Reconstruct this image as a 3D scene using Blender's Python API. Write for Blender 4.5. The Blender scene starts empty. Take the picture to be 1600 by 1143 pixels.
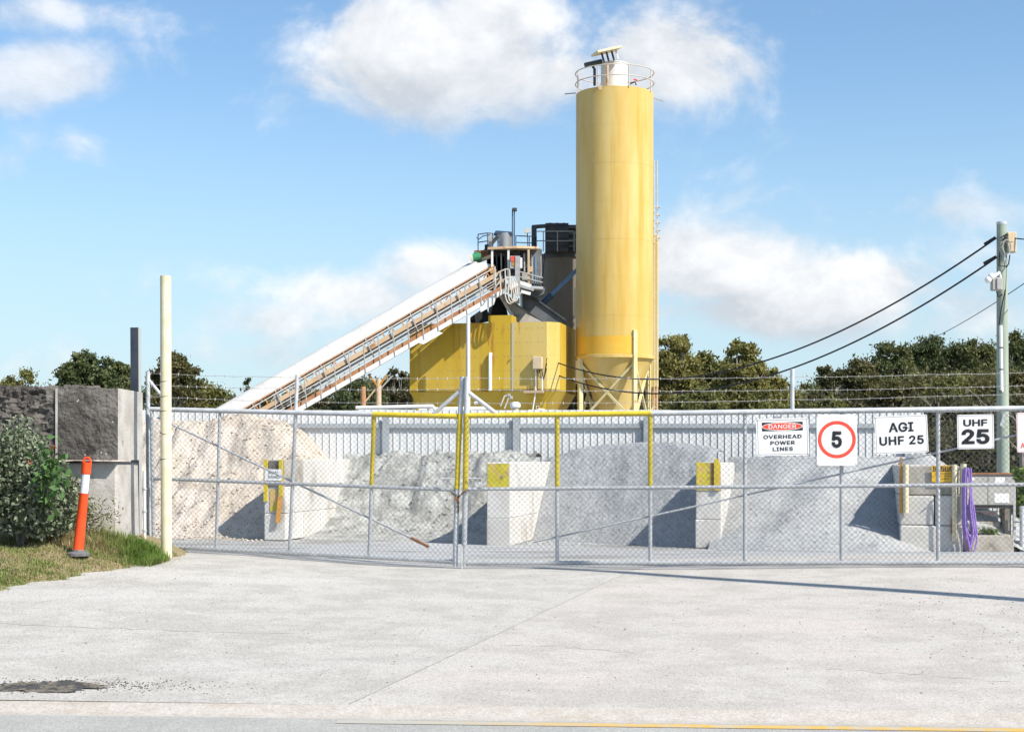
import bpy, bmesh, math, random
import numpy as np
from mathutils import Vector, Matrix, noise as mnoise

# ------------------------------------------------------------------ camera, sky, sun, exposure
SC = bpy.context.scene
COL = SC.collection
R = math.radians
FPX, HX, HY, EYE = 2400.0, 800.0, 715.0, 1.3
SUN_AZ, SUN_EL = 38.0, 45.0          # degrees towards the camera from +x, height above the horizon
cam_d = bpy.data.cameras.new('camera'); cam = bpy.data.objects.new('camera', cam_d); COL.objects.link(cam)
cam.location = (0, 0, EYE); cam.rotation_euler = (R(90), 0, 0)
cam_d.sensor_width = 36; cam_d.lens = 36 * FPX / 1600; cam_d.shift_y = (HY - 571.5) / 1600
cam_d.clip_start = 0.1; cam_d.clip_end = 3000
SC.camera = cam
SC.view_settings.view_transform = 'Standard'; SC.view_settings.look = 'None'
SC.view_settings.gamma = 1; SC.view_settings.use_curve_mapping = False
SC.view_settings.exposure = 0.45
SC.render.engine = 'CYCLES'
SC.cycles.max_bounces = 6; SC.cycles.diffuse_bounces = 2; SC.cycles.glossy_bounces = 2
SC.cycles.transmission_bounces = 3; SC.cycles.transparent_max_bounces = 8
SC.cycles.use_denoising = True

sun_v = Vector((math.cos(R(SUN_EL)) * math.cos(R(SUN_AZ)), -math.cos(R(SUN_EL)) * math.sin(R(SUN_AZ)), math.sin(R(SUN_EL))))
sd = bpy.data.lights.new('sun', 'SUN'); sun = bpy.data.objects.new('sun', sd); COL.objects.link(sun)
sd.energy = 4.9; sd.angle = R(0.53); sd.color = (1.0, 0.945, 0.86)
sun.rotation_euler = (-sun_v).to_track_quat('-Z', 'Y').to_euler()

class NT:
    """small helper for building node expressions"""
    def __init__(s, tree): s.t = tree; s.n = tree.nodes; s.l = tree.links
    def put(s, sock, v):
        if isinstance(v, bpy.types.NodeSocket): s.l.new(v, sock)
        elif v is not None: sock.default_value = v
    def node(s, ty, **kw):
        n = s.n.new(ty)
        for k, v in kw.items(): setattr(n, k, v)
        return n
    def math(s, op, a, b=None, c=None, clamp=False):
        n = s.node('ShaderNodeMath', operation=op, use_clamp=clamp)
        for i, v in enumerate((a, b, c)):
            if v is not None: s.put(n.inputs[i], v)
        return n.outputs[0]
    def vec(s, op, a, b=None, out=0):
        n = s.node('ShaderNodeVectorMath', operation=op); s.put(n.inputs[0], a)
        if b is not None: s.put(n.inputs[1], b)
        return n.outputs[out]
    def noise(s, v, scale, detail=5, rough=.55, dist=0):
        n = s.node('ShaderNodeTexNoise'); s.put(n.inputs['Vector'], v)
        n.inputs['Scale'].default_value = scale; n.inputs['Detail'].default_value = detail
        n.inputs['Roughness'].default_value = rough; n.inputs['Distortion'].default_value = dist
        return n.outputs['Fac']
    def ramp(s, v, lo, hi, smooth=True, a=0., b=1.):
        n = s.node('ShaderNodeMapRange'); n.interpolation_type = 'SMOOTHSTEP' if smooth else 'LINEAR'; n.clamp = True
        s.put(n.inputs[0], v)
        for i, q in enumerate((lo, hi, a, b)): s.put(n.inputs[i + 1], q)
        return n.outputs[0]
    def mix(s, f, a, b):
        n = s.node('ShaderNodeMix', data_type='RGBA'); s.put(n.inputs[0], f)
        for i, q in ((6, a), (7, b)):
            if not isinstance(q, bpy.types.NodeSocket): q = (*q[:3], 1)
            s.put(n.inputs[i], q)
        return n.outputs[2]
    def xyz(s, v): n = s.node('ShaderNodeSeparateXYZ'); s.put(n.inputs[0], v); return n.outputs
    def cxyz(s, x, y, z):
        n = s.node('ShaderNodeCombineXYZ')
        for i, q in enumerate((x, y, z)): s.put(n.inputs[i], q)
        return n.outputs[0]

world = bpy.data.worlds.new('World'); SC.world = world; world.use_nodes = True
def build_sky():
    t = NT(world.node_tree); t.n.clear()
    out = t.node('ShaderNodeOutputWorld'); bg = t.node('ShaderNodeBackground'); t.l.new(bg.outputs[0], out.inputs[0])
    sky = t.node('ShaderNodeTexSky', sky_type='NISHITA'); sky.sun_disc = False
    sky.sun_elevation = R(SUN_EL); sky.sun_rotation = math.atan2(sun_v.x, sun_v.y)
    sky.air_density = 1.0; sky.dust_density = 0.4; sky.ozone_density = 1.6; sky.altitude = 0
    D = t.node('ShaderNodeTexCoord').outputs['Generated']
    x, y, z = t.xyz(D)
    # direction of view as tangents of bearing and height (the same ahead and behind)
    ya = t.math('MAXIMUM', t.math('ABSOLUTE', y), 0.12)
    a = t.math('DIVIDE', x, ya); e = t.math('DIVIDE', z, ya)
    q = t.cxyz(a, t.math('MULTIPLY', e, 1.25), t.math('MULTIPLY', y, 0.3))
    n1 = t.noise(q, 11, 10, .6, .25); n1b = t.noise(t.vec('ADD', q, (.012, .024, 0)), 11, 10, .6, .25)
    n2 = t.noise(q, 2.6, 4, .5, .3)
    blobs = [  # pixel centre, radii, weight: cumulus banks seen in this part of the sky
        (640, 85, 210, 120, 1.05), (760, 70, 200, 130, 1.0), (545, 110, 140, 75, .8), (1055, 95, 170, 82, 1.05), (860, 110, 160, 70, .8),
        (1160, 425, 150, 75, 1.15), (1310, 450, 170, 70, 1.1), (1070, 410, 120, 70, 1.05), (1230, 480, 260, 60, .95), (1500, 480, 200, 60, .6),
        (670, 420, 130, 60, .82), (560, 460, 200, 65, .72), (430, 500, 150, 50, .62), (420, 555, 330, 60, .5),
        (100, 15, 260, 48, .55), (60, 115, 180, 68, .60), (120, 235, 140, 48, .52), (10, 260, 120, 40, .45), (1480, 325, 160, 32, .45), (150, 560, 330, 50, .4), (1350, 510, 420, 40, .4)]
    f = None; shade = None
    for (cx, cy, rx, ry, w) in blobs:
        ax, ez = (cx - HX) / FPX, (HY - cy) / FPX
        dx = t.math('MULTIPLY', t.math('SUBTRACT', a, ax), FPX / rx); dz = t.math('MULTIPLY', t.math('SUBTRACT', e, ez), FPX / ry)
        r2 = t.math('ADD', t.math('MULTIPLY', dx, dx), t.math('MULTIPLY', dz, dz))
        b = t.math('MULTIPLY', t.math('EXPONENT', t.math('MULTIPLY', r2, -0.9)), w)
        f = b if f is None else t.math('MAXIMUM', f, b)
        sh = t.math('MULTIPLY', b, dz); shade = sh if shade is None else t.math('ADD', shade, sh)
    # elsewhere, fair-weather cloud of the same kind
    back = t.math('MULTIPLY', t.ramp(n2, .5, .72), t.ramp(y, .25, -.05)); f = t.math('MAXIMUM', f, back)
    dens = t.math('ADD', f, t.math('MULTIPLY', t.math('SUBTRACT', n1, .5), 1.9))
    cov = t.ramp(dens, .24, .72)
    cov = t.math('MULTIPLY', cov, t.ramp(z, 0, .03))
    cov = t.math('MULTIPLY', cov, t.ramp(f, .25, .85, True, .55, .97))
    lit = t.math('ADD', .52, t.math('ADD', t.math('MULTIPLY', shade, .38), t.math('MULTIPLY', t.math('SUBTRACT', n1, n1b), 2.6)), None, True)
    ccol = t.mix(lit, CLOUD_DARK, CLOUD_LIT)
    skyc = t.vec('MULTIPLY', sky.outputs[0], SKY_TINT)
    haze = t.ramp(z, 0.0, .26, True, .75, 0.0)
    skyc = t.mix(haze, skyc, HAZE_COL)
    t.l.new(t.mix(cov, skyc, ccol), bg.inputs[0]); bg.inputs[1].default_value = 0.115
CLOUD_DARK, CLOUD_LIT, SKY_TINT, HAZE_COL = (4.1, 4.4, 4.8), (6.9, 6.9, 6.95), (.90, 1.04, 1.10), (3.6, 4.6, 5.4)
build_sky()

# ------------------------------------------------------------------ helpers
rng = np.random.default_rng(7); random.seed(7)
def P(px, py, d): return Vector(((px - HX) / FPX * d, d, EYE + (HY - py) / FPX * d))
def lin(r, g, b): return tuple((c / 255 / 12.92 if c / 255 <= .04045 else ((c / 255 + .055) / 1.055) ** 2.4) for c in (r, g, b))
def ss(a, b, x):
    t = np.clip((np.asarray(x, float) - a) / (b - a), 0, 1); return t * t * (3 - 2 * t)
def ground_z(x, y):
    x = np.asarray(x, float); y = np.asarray(y, float)
    z = np.interp(y, [-50, 9.6, 10.4, 18.2, 20.5, 32, 34, 300], [-.35, -.35, -.32, -.045, -.06, -.57, -.6, -.6])
    z = z + .14 * ss(-1, -4.4, x) * ss(11, 18, y) * (1 - ss(21, 30, y)) + .07 * ss(1, 6, x) * ss(11, 17, y) * (1 - ss(20, 30, y))
    return z - .009 * np.clip(x, -12, 12) * ss(24, 32, y)
def gz(x, y): return float(ground_z(x, y))
def fbm(x, y, z=0., o=4, h=1.): return mnoise.fractal(Vector((x, y, z)), h, 2.0, o)

def M(name, col, col2=None, scale=3., detail=5, rough=.8, metal=0., bump=0., bscale=40., stretch=(1, 1, 1), col3=None, s3=2., th3=(.55, .65),
      st3=(1, 1, 1), amt3=1., spec=.3, ovar=0., lohi=(.35, .65), col4=None, s4=60., th4=(.6, .7), st4=(1, 1, 1), bdist=.02, island=0., trans=0., cells=None):
    m = bpy.data.materials.new(name); m.use_nodes = True
    t = NT(m.node_tree); b = t.n['Principled BSDF']
    pos = t.node('ShaderNodeNewGeometry').outputs['Position']
    c = (*col, 1)
    if col2 is not None:
        c = t.mix(t.ramp(t.noise(t.vec('MULTIPLY', pos, stretch), scale, detail, .6), *lohi), col, col2)
    if col3 is not None:
        f = t.ramp(t.noise(t.vec('MULTIPLY', pos, st3), s3, 6, .62), *th3)
        c = t.mix(t.math('MULTIPLY', f, amt3), c, col3)
    if col4 is not None:
        c = t.mix(t.ramp(t.noise(t.vec('MULTIPLY', pos, st4), s4, 3, .6), *th4), c, col4)
    if cells:
        vo = t.node('ShaderNodeTexVoronoi'); t.put(vo.inputs['Vector'], pos); vo.inputs['Scale'].default_value = cells[0]
        k = t.ramp(t.xyz(vo.outputs['Color'])[0], 0, 1, False, 1 - cells[1], 1 + cells[1] * .6)
        if len(cells) > 2: k = t.math('MULTIPLY', k, t.ramp(t.xyz(vo.outputs['Color'])[1], cells[2], cells[2] + .02, True, 1, cells[3]))
        c = t.vec('MULTIPLY', c if isinstance(c, bpy.types.NodeSocket) else tuple(c[:3]), t.cxyz(k, k, k))
    if ovar or island:
        rn = t.node('ShaderNodeObjectInfo').outputs['Random'] if ovar else t.node('ShaderNodeNewGeometry').outputs['Random Per Island']
        k = t.ramp(rn, 0, 1, False, 1 - (ovar or island), 1 + (ovar or island))
        c = t.vec('MULTIPLY', c if isinstance(c, bpy.types.NodeSocket) else tuple(c[:3]), t.cxyz(k, k, k))
    t.put(b.inputs['Base Color'], c)
    b.inputs['Roughness'].default_value = rough; b.inputs['Metallic'].default_value = metal
    b.inputs['Specular IOR Level'].default_value = spec
    if bump:
        bn = t.node('ShaderNodeBump'); bn.inputs['Strength'].default_value = bump; bn.inputs['Distance'].default_value = bdist
        t.put(bn.inputs['Height'], t.noise(t.vec('MULTIPLY', pos, st4 if False else (1, 1, 1)), bscale, 5, .65)); t.put(b.inputs['Normal'], bn.outputs[0])
    if trans:
        tr = t.node('ShaderNodeBsdfTranslucent'); t.put(tr.inputs[0], c); mx = t.node('ShaderNodeMixShader'); mx.inputs[0].default_value = trans
        o = t.n['Material Output']; t.l.new(b.outputs[0], mx.inputs[1]); t.l.new(tr.outputs[0], mx.inputs[2]); t.l.new(mx.outputs[0], o.inputs[0])
    return m

def world_loc(o):
    v = Vector((0, 0, 0))
    while o is not None: v = v + o.location; o = o.parent
    return v
class MB:
    """collects shapes given in world coordinates and links them as ONE mesh object"""
    def __init__(s): s.v = []; s.f = []
    def add(s, vs, fs):
        n = len(s.v); s.v += [Vector(p) for p in vs]; s.f += [[i + n for i in f] for f in fs]; return s
    def frame(s, o, x, y, z):  # parallelepiped from corner o
        o, x, y, z = map(Vector, (o, x, y, z))
        if x.cross(y).dot(z) < 0: x, y = y, x
        p = [o, o + x, o + x + y, o + y, o + z, o + x + z, o + x + y + z, o + y + z]
        return s.add(p, [(3, 2, 1, 0), (4, 5, 6, 7), (0, 1, 5, 4), (1, 2, 6, 5), (2, 3, 7, 6), (3, 0, 4, 7)])
    def box(s, c, sx, sy, sz, yaw=0.):
        c = Vector(c); a, b = math.cos(yaw), math.sin(yaw); x = Vector((a, b, 0)) * sx; y = Vector((-b, a, 0)) * sy; z = Vector((0, 0, sz))
        return s.frame(c - x / 2 - y / 2 - z / 2, x, y, z)
    def beam(s, p, q, w, h, up=(0, 0, 1)):
        p, q = Vector(p), Vector(q); d = (q - p); u = Vector(up); sd_ = d.cross(u)
        if sd_.length < 1e-6: sd_ = d.cross(Vector((1, 0, 0)))
        sd_.normalize(); u = sd_.cross(d).normalized()
        return s.frame(p - sd_ * w / 2 - u * h / 2, d, sd_ * w, u * h)
    def tube(s, pts, r, seg=8, closed=False, cap=True):
        pts = [Vector(p) for p in pts]; n = len(pts); rs = r if hasattr(r, '__len__') else [r] * n
        vs = []; fs = []; prev = None
        for i, p in enumerate(pts):
            d = (pts[(i + 1) % n] - pts[i - 1]) if closed else (pts[min(i + 1, n - 1)] - pts[max(i - 1, 0)])
            if d.length < 1e-9: d = Vector((0, 0, 1))
            d.normalize()
            u = prev if prev is not None else (Vector((0, 0, 1)) if abs(d.z) < .9 else Vector((1, 0, 0)))
            u = (u - d * u.dot(d));
            if u.length < 1e-5: u = d.orthogonal()
            u.normalize(); prev = u; w = d.cross(u)
            for k in range(seg):
                a = 2 * math.pi * k / seg; vs.append(p + (u * math.cos(a) + w * math.sin(a)) * rs[i])
        m = n if closed else n - 1
        for i in range(m):
            for k in range(seg):
                a, b = i * seg + k, i * seg + (k + 1) % seg; c, d_ = ((i + 1) % n) * seg + (k + 1) % seg, ((i + 1) % n) * seg + k
                fs.append((a, b, c, d_))
        if cap and not closed: fs += [tuple(range(seg - 1, -1, -1)), tuple(range((n - 1) * seg, n * seg))]
        return s.add(vs, fs)
    def lathe(s, c, prof, seg=48, a0=0., a1=2 * math.pi, cap=False):  # prof: (radius, z) pairs
        c = Vector(c); full = abs(a1 - a0 - 2 * math.pi) < 1e-6; m = seg if full else seg + 1; vs = []; fs = []
        for (r, z) in prof:
            for k in range(m):
                a = a0 + (a1 - a0) * k / seg; vs.append(c + Vector((r * math.cos(a), r * math.sin(a), z)))
        for i in range(len(prof) - 1):
            for k in range(seg):
                k2 = (k + 1) % m; fs.append((i * m + k, i * m + k2, (i + 1) * m + k2, (i + 1) * m + k))
        if cap: fs += [tuple(range(m - 1, -1, -1)), tuple(range((len(prof) - 1) * m, len(prof) * m))]
        return s.add(vs, fs)
    def prism(s, poly, ext):  # planar polygon (world points) pushed along ext
        poly = [Vector(p) for p in poly]; e = Vector(ext); n = len(poly)
        return s.add(poly + [p + e for p in poly], [tuple(range(n - 1, -1, -1)), tuple(range(n, 2 * n))] + [(i, (i + 1) % n, n + (i + 1) % n, n + i) for i in range(n)])
    def bbox(s, c, sx, sy, sz, yaw=0., bev=.02, jit=0.):  # box with chamfered edges
        c = Vector(c); ca, sa = math.cos(yaw), math.sin(yaw); vs = []; h = (sx / 2, sy / 2, sz / 2)
        idx = {}
        for sx_ in (-1, 1):
            for sy_ in (-1, 1):
                for sz_ in (-1, 1):
                    for ax in range(3):
                        p = [sx_ * h[0], sy_ * h[1], sz_ * h[2]]
                        for k in range(3):
                            if k != ax: p[k] -= (sx_, sy_, sz_)[k] * bev
                        j = [random.uniform(-jit, jit) for _ in range(3)]
                        p = [p[k] + j[k] for k in range(3)]
                        idx[(sx_, sy_, sz_, ax)] = len(vs); vs.append(c + Vector((ca * p[0] - sa * p[1], sa * p[0] + ca * p[1], p[2])))
        fs = []
        def q(l): fs.append(tuple(idx[k] for k in l))
        for ax in range(3):
            o = [k for k in range(3) if k != ax]
            for sg in (-1, 1):
                l = []
                for (a, b) in ((-1, -1), (1, -1), (1, 1), (-1, 1)):
                    t = [0, 0, 0]; t[ax] = sg; t[o[0]] = a; t[o[1]] = b; l.append((*t, ax))
                q(l)
        for ax in range(3):
            o = [k for k in range(3) if k != ax]
            for a in (-1, 1):
                for b in (-1, 1):
                    t0 = [0, 0, 0]; t0[o[0]] = a; t0[o[1]] = b; t1 = list(t0); t0[ax] = -1; t1[ax] = 1
                    q([(*t0, o[0]), (*t1, o[0]), (*t1, o[1]), (*t0, o[1])])
        for sx_ in (-1, 1):
            for sy_ in (-1, 1):
                for sz_ in (-1, 1): q([(sx_, sy_, sz_, 0), (sx_, sy_, sz_, 1), (sx_, sy_, sz_, 2)])
        return s.add(vs, fs)
    def build(s, name, mat, parent=None, smooth=False, kind=None, label=None, recalc=True):
        o_ = world_loc(parent) if parent is not None else Vector((0, 0, 0))
        me = bpy.data.meshes.new(name); me.from_pydata([p - o_ for p in s.v], [], s.f)
        if recalc:
            bm = bmesh.new(); bm.from_mesh(me); bmesh.ops.recalc_face_normals(bm, faces=bm.faces); bm.to_mesh(me); bm.free()
        if smooth:
            me.polygons.foreach_set('use_smooth', [True] * len(me.polygons)); me.set_sharp_from_angle(angle=R(38))
        me.materials.append(mat)
        ob = bpy.data.objects.new(name, me); COL.objects.link(ob)
        if parent is not None: ob.parent = parent
        if kind: ob['kind'] = kind
        if label: ob['label'] = label
        return ob
def tag(o, label, cat, group=None):
    o['label'] = label; o['category'] = cat
    if group: o['group'] = group
    return o
def thing(name, label, cat, loc=(0, 0, 0), group=None):
    o = bpy.data.objects.new(name, None); o.empty_display_size = .2; COL.objects.link(o); o.location = loc; return tag(o, label, cat, group)
def top(o, base):
    """move a single-mesh thing's origin to its base without moving the mesh"""
    b = Vector(base); o.data.transform(Matrix.Translation(-b)); o.location = b; return o
def copy_tree(o, parent=None):
    c = o.copy(); COL.objects.link(c)
    if parent is not None: c.parent = parent
    for ch in list(o.children): copy_tree(ch, c)
    return c
def grid(name, xs, ys, fz, mat, kind='structure', parent=None, smooth=True):
    """a sheet over the points (xs[i][j], ys[i][j]) at height fz"""
    X, Y = np.asarray(xs, float), np.asarray(ys, float); Z = fz(X, Y); n, m = X.shape
    me = bpy.data.meshes.new(name)
    v = np.stack([X, Y, Z], -1).reshape(-1, 3)
    i = np.arange(n * m).reshape(n, m); q = np.stack([i[:-1, :-1], i[:-1, 1:], i[1:, 1:], i[1:, :-1]], -1).reshape(-1, 4)
    set_mesh(me, v, q)
    if me.polygons[0].normal.z < 0: me.flip_normals()
    if smooth: me.polygons.foreach_set('use_smooth', [True] * len(me.polygons))
    me.materials.append(mat); o = bpy.data.objects.new(name, me); COL.objects.link(o)
    if kind: o['kind'] = kind
    if parent is not None: o.parent = parent
    return o
def set_mesh(me, v, q):
    k = q.shape[1]
    me.vertices.add(len(v)); me.vertices.foreach_set('co', np.ascontiguousarray(v, dtype=np.float32).ravel())
    me.loops.add(q.size); me.loops.foreach_set('vertex_index', np.ascontiguousarray(q, dtype=np.int32).ravel())
    me.polygons.add(len(q)); me.polygons.foreach_set('loop_start', np.arange(0, q.size, k, dtype=np.int32))
    me.polygons.foreach_set('loop_total', np.full(len(q), k, dtype=np.int32)); me.update(calc_edges=True)
def np_obj(name, v, q, mat, parent=None, kind=None, loc=None):
    me = bpy.data.meshes.new(name)
    o_ = np.array(world_loc(parent)) if parent is not None else (np.array(loc) if loc is not None else np.zeros(3))
    set_mesh(me, v - o_, q); me.materials.append(mat); o = bpy.data.objects.new(name, me); COL.objects.link(o)
    if parent is not None: o.parent = parent
    elif loc is not None: o.location = loc
    if kind: o['kind'] = kind
    return o
def leaf_quads(c, ln, wd, rs, droop=.3, flat=0.):
    """rhombic leaves, one at each point of c"""
    n = len(c); a = rs.normal(size=(n, 3)); a[:, 2] -= droop * 1.5; a /= np.linalg.norm(a, axis=1, keepdims=True)
    b = rs.normal(size=(n, 3)); b[:, 2] *= (1 - flat); b -= a * (a * b).sum(1, keepdims=True); b /= np.linalg.norm(b, axis=1, keepdims=True)
    s = (.65 + .7 * rs.random((n, 1))); l = ln * s; w = wd * s
    v = np.stack([c - a * l * .5, c + b * w * .5 - a * l * .05, c + a * l * .5, c - b * w * .5 - a * l * .05], 1).reshape(-1, 3)
    return v, np.arange(4 * n).reshape(n, 4)
FONT = None
try:
    import os
    FONT = bpy.data.fonts.load(os.path.join(bpy.utils.resource_path('LOCAL'), 'datafiles', 'fonts', 'Inter.woff2'))
except Exception: FONT = None
def text_mesh(body, w, h, centre, right, up, mat, parent, name='lettering', bold=.0, depth=.0012, space=1.):
    """flat lettering w by h metres, centred at a point of a plane"""
    cu = bpy.data.curves.new('t', 'FONT'); cu.body = body; cu.align_x = 'CENTER'
    if FONT: cu.font = FONT
    cu.bevel_depth = bold * .55; cu.bevel_resolution = 0; cu.space_character = space; cu.resolution_u = 4
    ob = bpy.data.objects.new('t', cu); COL.objects.link(ob)
    me = bpy.data.meshes.new_from_object(ob.evaluated_get(bpy.context.evaluated_depsgraph_get()))
    bpy.data.objects.remove(ob); bpy.data.curves.remove(cu)
    n = len(me.vertices); co = np.empty(n * 3, np.float32); me.vertices.foreach_get('co', co); co = co.reshape(-1, 3)
    lo, hi = co.min(0), co.max(0); u = (co[:, 0] - (lo[0] + hi[0]) / 2) / (hi[0] - lo[0]) * w; v = (co[:, 1] - (lo[1] + hi[1]) / 2) / (hi[1] - lo[1]) * h
    r, q = np.array(Vector(right).normalized()), np.array(Vector(up).normalized()); nn = np.cross(r, q)
    o_ = np.array(world_loc(parent))
    p = np.array(Vector(centre))[None] + u[:, None] * r + v[:, None] * q + ((co[:, 2] - lo[2]) / max(hi[1] - lo[1], 1e-6) * h * .25 + np.arange(n) * 0)[:, None] * nn - o_
    me.vertices.foreach_set('co', p.astype(np.float32).ravel()); me.update()
    me.materials.clear(); me.materials.append(mat); me.name = name
    o = bpy.data.objects.new(name, me); COL.objects.link(o); o.parent = parent; return o

# ------------------------------------------------------------------ materials
m_drive = M('driveway_concrete', (.50, .475, .43), (.43, .408, .368), 2.2, 8, .9, bump=.5, bscale=55, bdist=.012, col3=(.53, .505, .465), s3=.5, th3=(.5, .66), st3=(.6, 1.6, 1), cells=(105, .24, .93, .55), lohi=(.4, .6))
m_driveb = M('driveway_concrete_pale', (.505, .474, .427), (.44, .41, .368), 2.0, 8, .9, bump=.45, bscale=60, bdist=.01, col3=(.53, .48, .44), s3=.6, th3=(.5, .68), st3=(.7, 1.4, 1), cells=(110, .22, .94, .55), lohi=(.4, .6))
m_kerb = M('gutter_concrete', (.50, .46, .41), (.44, .40, .345), 6, 6, .9, bump=.3, bscale=70, bdist=.008, col3=(.43, .365, .295), s3=2.0, th3=(.52, .74), st3=(.5, 3, 1), cells=(90, .2))
m_road = M('asphalt', (.43, .42, .385), (.37, .365, .335), 1.6, 7, .9, bump=.6, bscale=90, bdist=.01, cells=(120, .3), lohi=(.3, .7))
m_line = M('yellow_line', (.60, .385, .10), (.47, .42, .33), 7, 7, .8, bump=.3, bscale=90, bdist=.006, lohi=(.46, .68))
def fade_line():
    t = NT(m_line.node_tree); b = t.n['Principled BSDF']; lk = b.inputs['Base Color'].links[0].from_socket
    x = t.xyz(t.node('ShaderNodeNewGeometry').outputs['Position'])[0]
    t.put(b.inputs['Base Color'], t.mix(t.ramp(x, -1.0, 1.2, True, .95, .0), lk, (.42, .40, .35)))
fade_line()
m_yard = M('yard_ground', (.44, .44, .435), (.34, .335, .32), .9, 7, .95, bump=.3, bscale=30, bdist=.02, col3=(.27, .26, .235), s3=.35, th3=(.5, .62))
m_earth = M('earth', (.16, .12, .075), (.24, .19, .12), 2, 6, .95, bump=.6, bscale=12, bdist=.03)
m_verge = M('verge_soil', (.28, .21, .13), (.19, .18, .08), 2.4, 7, .95, bump=.8, bscale=18, bdist=.03, col3=(.33, .26, .18), s3=3, th3=(.55, .7))
m_patch = M('broken_edge', (.075, .075, .073), (.21, .18, .14), 9, 6, .95, bump=.9, bscale=40, bdist=.03, lohi=(.45, .6))
m_block_dark = M('lichen_concrete', (.105, .095, .086), (.20, .182, .162), 2.2, 8, .95, bump=1., bscale=14, bdist=.05, col3=(.05, .042, .036), s3=4.5, th3=(.5, .66), lohi=(.38, .66), col4=(.34, .32, .29), s4=3.2, th4=(.72, .84))
m_block_mid = M('old_concrete', (.52, .495, .46), (.40, .37, .33), 3, 7, .9, bump=.5, bscale=25, bdist=.02, col3=(.16, .14, .12), s3=2.2, th3=(.62, .74))
m_block = M('bin_concrete', (.62, .60, .56), (.54, .51, .465), 1.6, 7, .9, bump=.5, bscale=18, bdist=.02, col3=(.36, .33, .28), s3=1.3, th3=(.53, .74), st3=(1, 1, .6), ovar=.07)
m_block_worn = M('worn_concrete', (.43, .40, .35), (.33, .30, .25), 3, 7, .9, bump=.6, bscale=22, bdist=.02, col3=(.20, .18, .14), s3=3, th3=(.56, .7))
m_block_yellow = M('yellow_painted_concrete', (.60, .52, .05), (.50, .42, .03), 4, 6, .85, bump=.6, bscale=25, bdist=.02, col3=(.60, .40, .17), s3=3.6, th3=(.50, .62), col4=(.20, .18, .07), s4=6, th4=(.55, .70))
m_galv = M('galvanised_steel', (.56, .57, .58), (.45, .465, .48), 9, 5, .5, .05, bump=.1, bscale=80, bdist=.004, spec=.5)
m_wire = M('mesh_wire', (.17, .175, .18), None, rough=.5, metal=.2)
m_barb = M('barbed_wire', (.50, .48, .46), None, rough=.5, metal=.4)
m_ypaint = M('yellow_gate_paint', (.66, .51, .035), (.55, .42, .03), 8, 5, .5, bump=.1, bscale=60, bdist=.004, col3=(.42, .25, .06), s3=14, th3=(.66, .72), spec=.4)
m_rust = M('rust', (.25, .10, .045), (.36, .17, .08), 8, 6, .9, bump=.4, bscale=50)
m_chain = M('dark_chain', (.10, .09, .085), (.18, .10, .06), 20, 4, .6, .5)
m_cream = M('cream_paint', (.72, .66, .47), (.66, .585, .38), 5, 5, .55, bump=.15, bscale=40, bdist=.006, col3=(.50, .36, .16), s3=5, th3=(.62, .74), st3=(1, 1, .25), spec=.4)
m_orange = M('orange_plastic', (.80, .085, .016), (.74, .07, .012), 8, 4, .45, spec=.4)
m_reflect = M('reflective_band', (.66, .67, .72), None, rough=.35, spec=.5)
m_rubber = M('grey_rubber', (.12, .12, .125), (.17, .165, .16), 20, 4, .85)
m_bluesteel = M('dark_steel', (.028, .038, .055), (.045, .056, .075), 4, 5, .6, .1, bump=.1)
m_steel_pale = M('pale_steel', (.42, .43, .42), None, rough=.6)
m_fence = M('fence_sheet', (.67, .675, .665), (.60, .605, .60), 1.3, 6, .55, bump=.03, stretch=(1, 1, .25), ovar=.03, spec=.35)
m_frail = M('fence_post_paint', (.29, .32, .335), (.345, .37, .385), 3, 4, .5, spec=.4)
m_sand = M('sand', (.56, .495, .42), (.475, .41, .335), 2.2, 8, .98, bump=.9, bscale=12, bdist=.06, col3=(.36, .25, .17), s3=2.2, th3=(.64, .74), st3=(1, 1, 2), col4=(.60, .52, .45), s4=1, th4=(.5, .65))
m_msand = M('crushed_sand', (.47, .47, .44), (.30, .30, .275), 2.6, 9, .98, bump=1., bscale=12, bdist=.06, col3=(.25, .25, .23), s3=1.6, th3=(.5, .75), st3=(1, 1, 2.5))
m_gravel = M('blue_gravel', (.395, .405, .408), (.335, .345, .348), 2.5, 5, .95, bump=.7, bscale=40, bdist=.03, cells=(70, .34, .9, .6))
m_gravel2 = M('pale_gravel', (.44, .445, .437), (.375, .38, .374), 1.2, 6, .95, bump=.6, bscale=44, bdist=.025, cells=(85, .28, .92, .65), col3=(.30, .306, .306), s3=.9, th3=(.55, .72), st3=(.45, .45, 1.2), amt3=.6)
m_silo = M('silo_yellow', (.60, .40, .105), (.65, .485, .18), .8, 6, .5, bump=.05, bscale=6, stretch=(1.2, 1.2, .25), col3=(.50, .285, .012), s3=1.3, th3=(.50, .70), st3=(1, 1, .06), amt3=.7, spec=.35)
m_silo_hot = M('silo_fresh_yellow', (.74, .40, .04), (.70, .44, .07), 1.4, 5, .5, spec=.35)
m_silo_leg = M('silo_leg_cream', (.62, .52, .25), (.66, .58, .34), 2, 5, .6, col3=(.48, .28, .05), s3=2.5, th3=(.6, .72))
m_hop = M('hopper_yellow', (.53, .35, .025), (.57, .40, .07), .9, 6, .5, bump=.05, bscale=5, stretch=(1.3, 1.3, .2), col3=(.48, .30, .012), s3=1.7, th3=(.54, .7), st3=(1, 1, .12), col4=(.40, .19, .03), s4=2.2, th4=(.61, .74), st4=(1, 1, .12), spec=.35)
m_hop_pale = M('hopper_pale_yellow', (.60, .45, .15), (.56, .40, .09), .9, 6, .5, stretch=(1.3, 1.3, .2), col3=(.5, .32, .03), s3=1.7, th3=(.62, .76), st3=(1, 1, .12), spec=.35)
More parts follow.
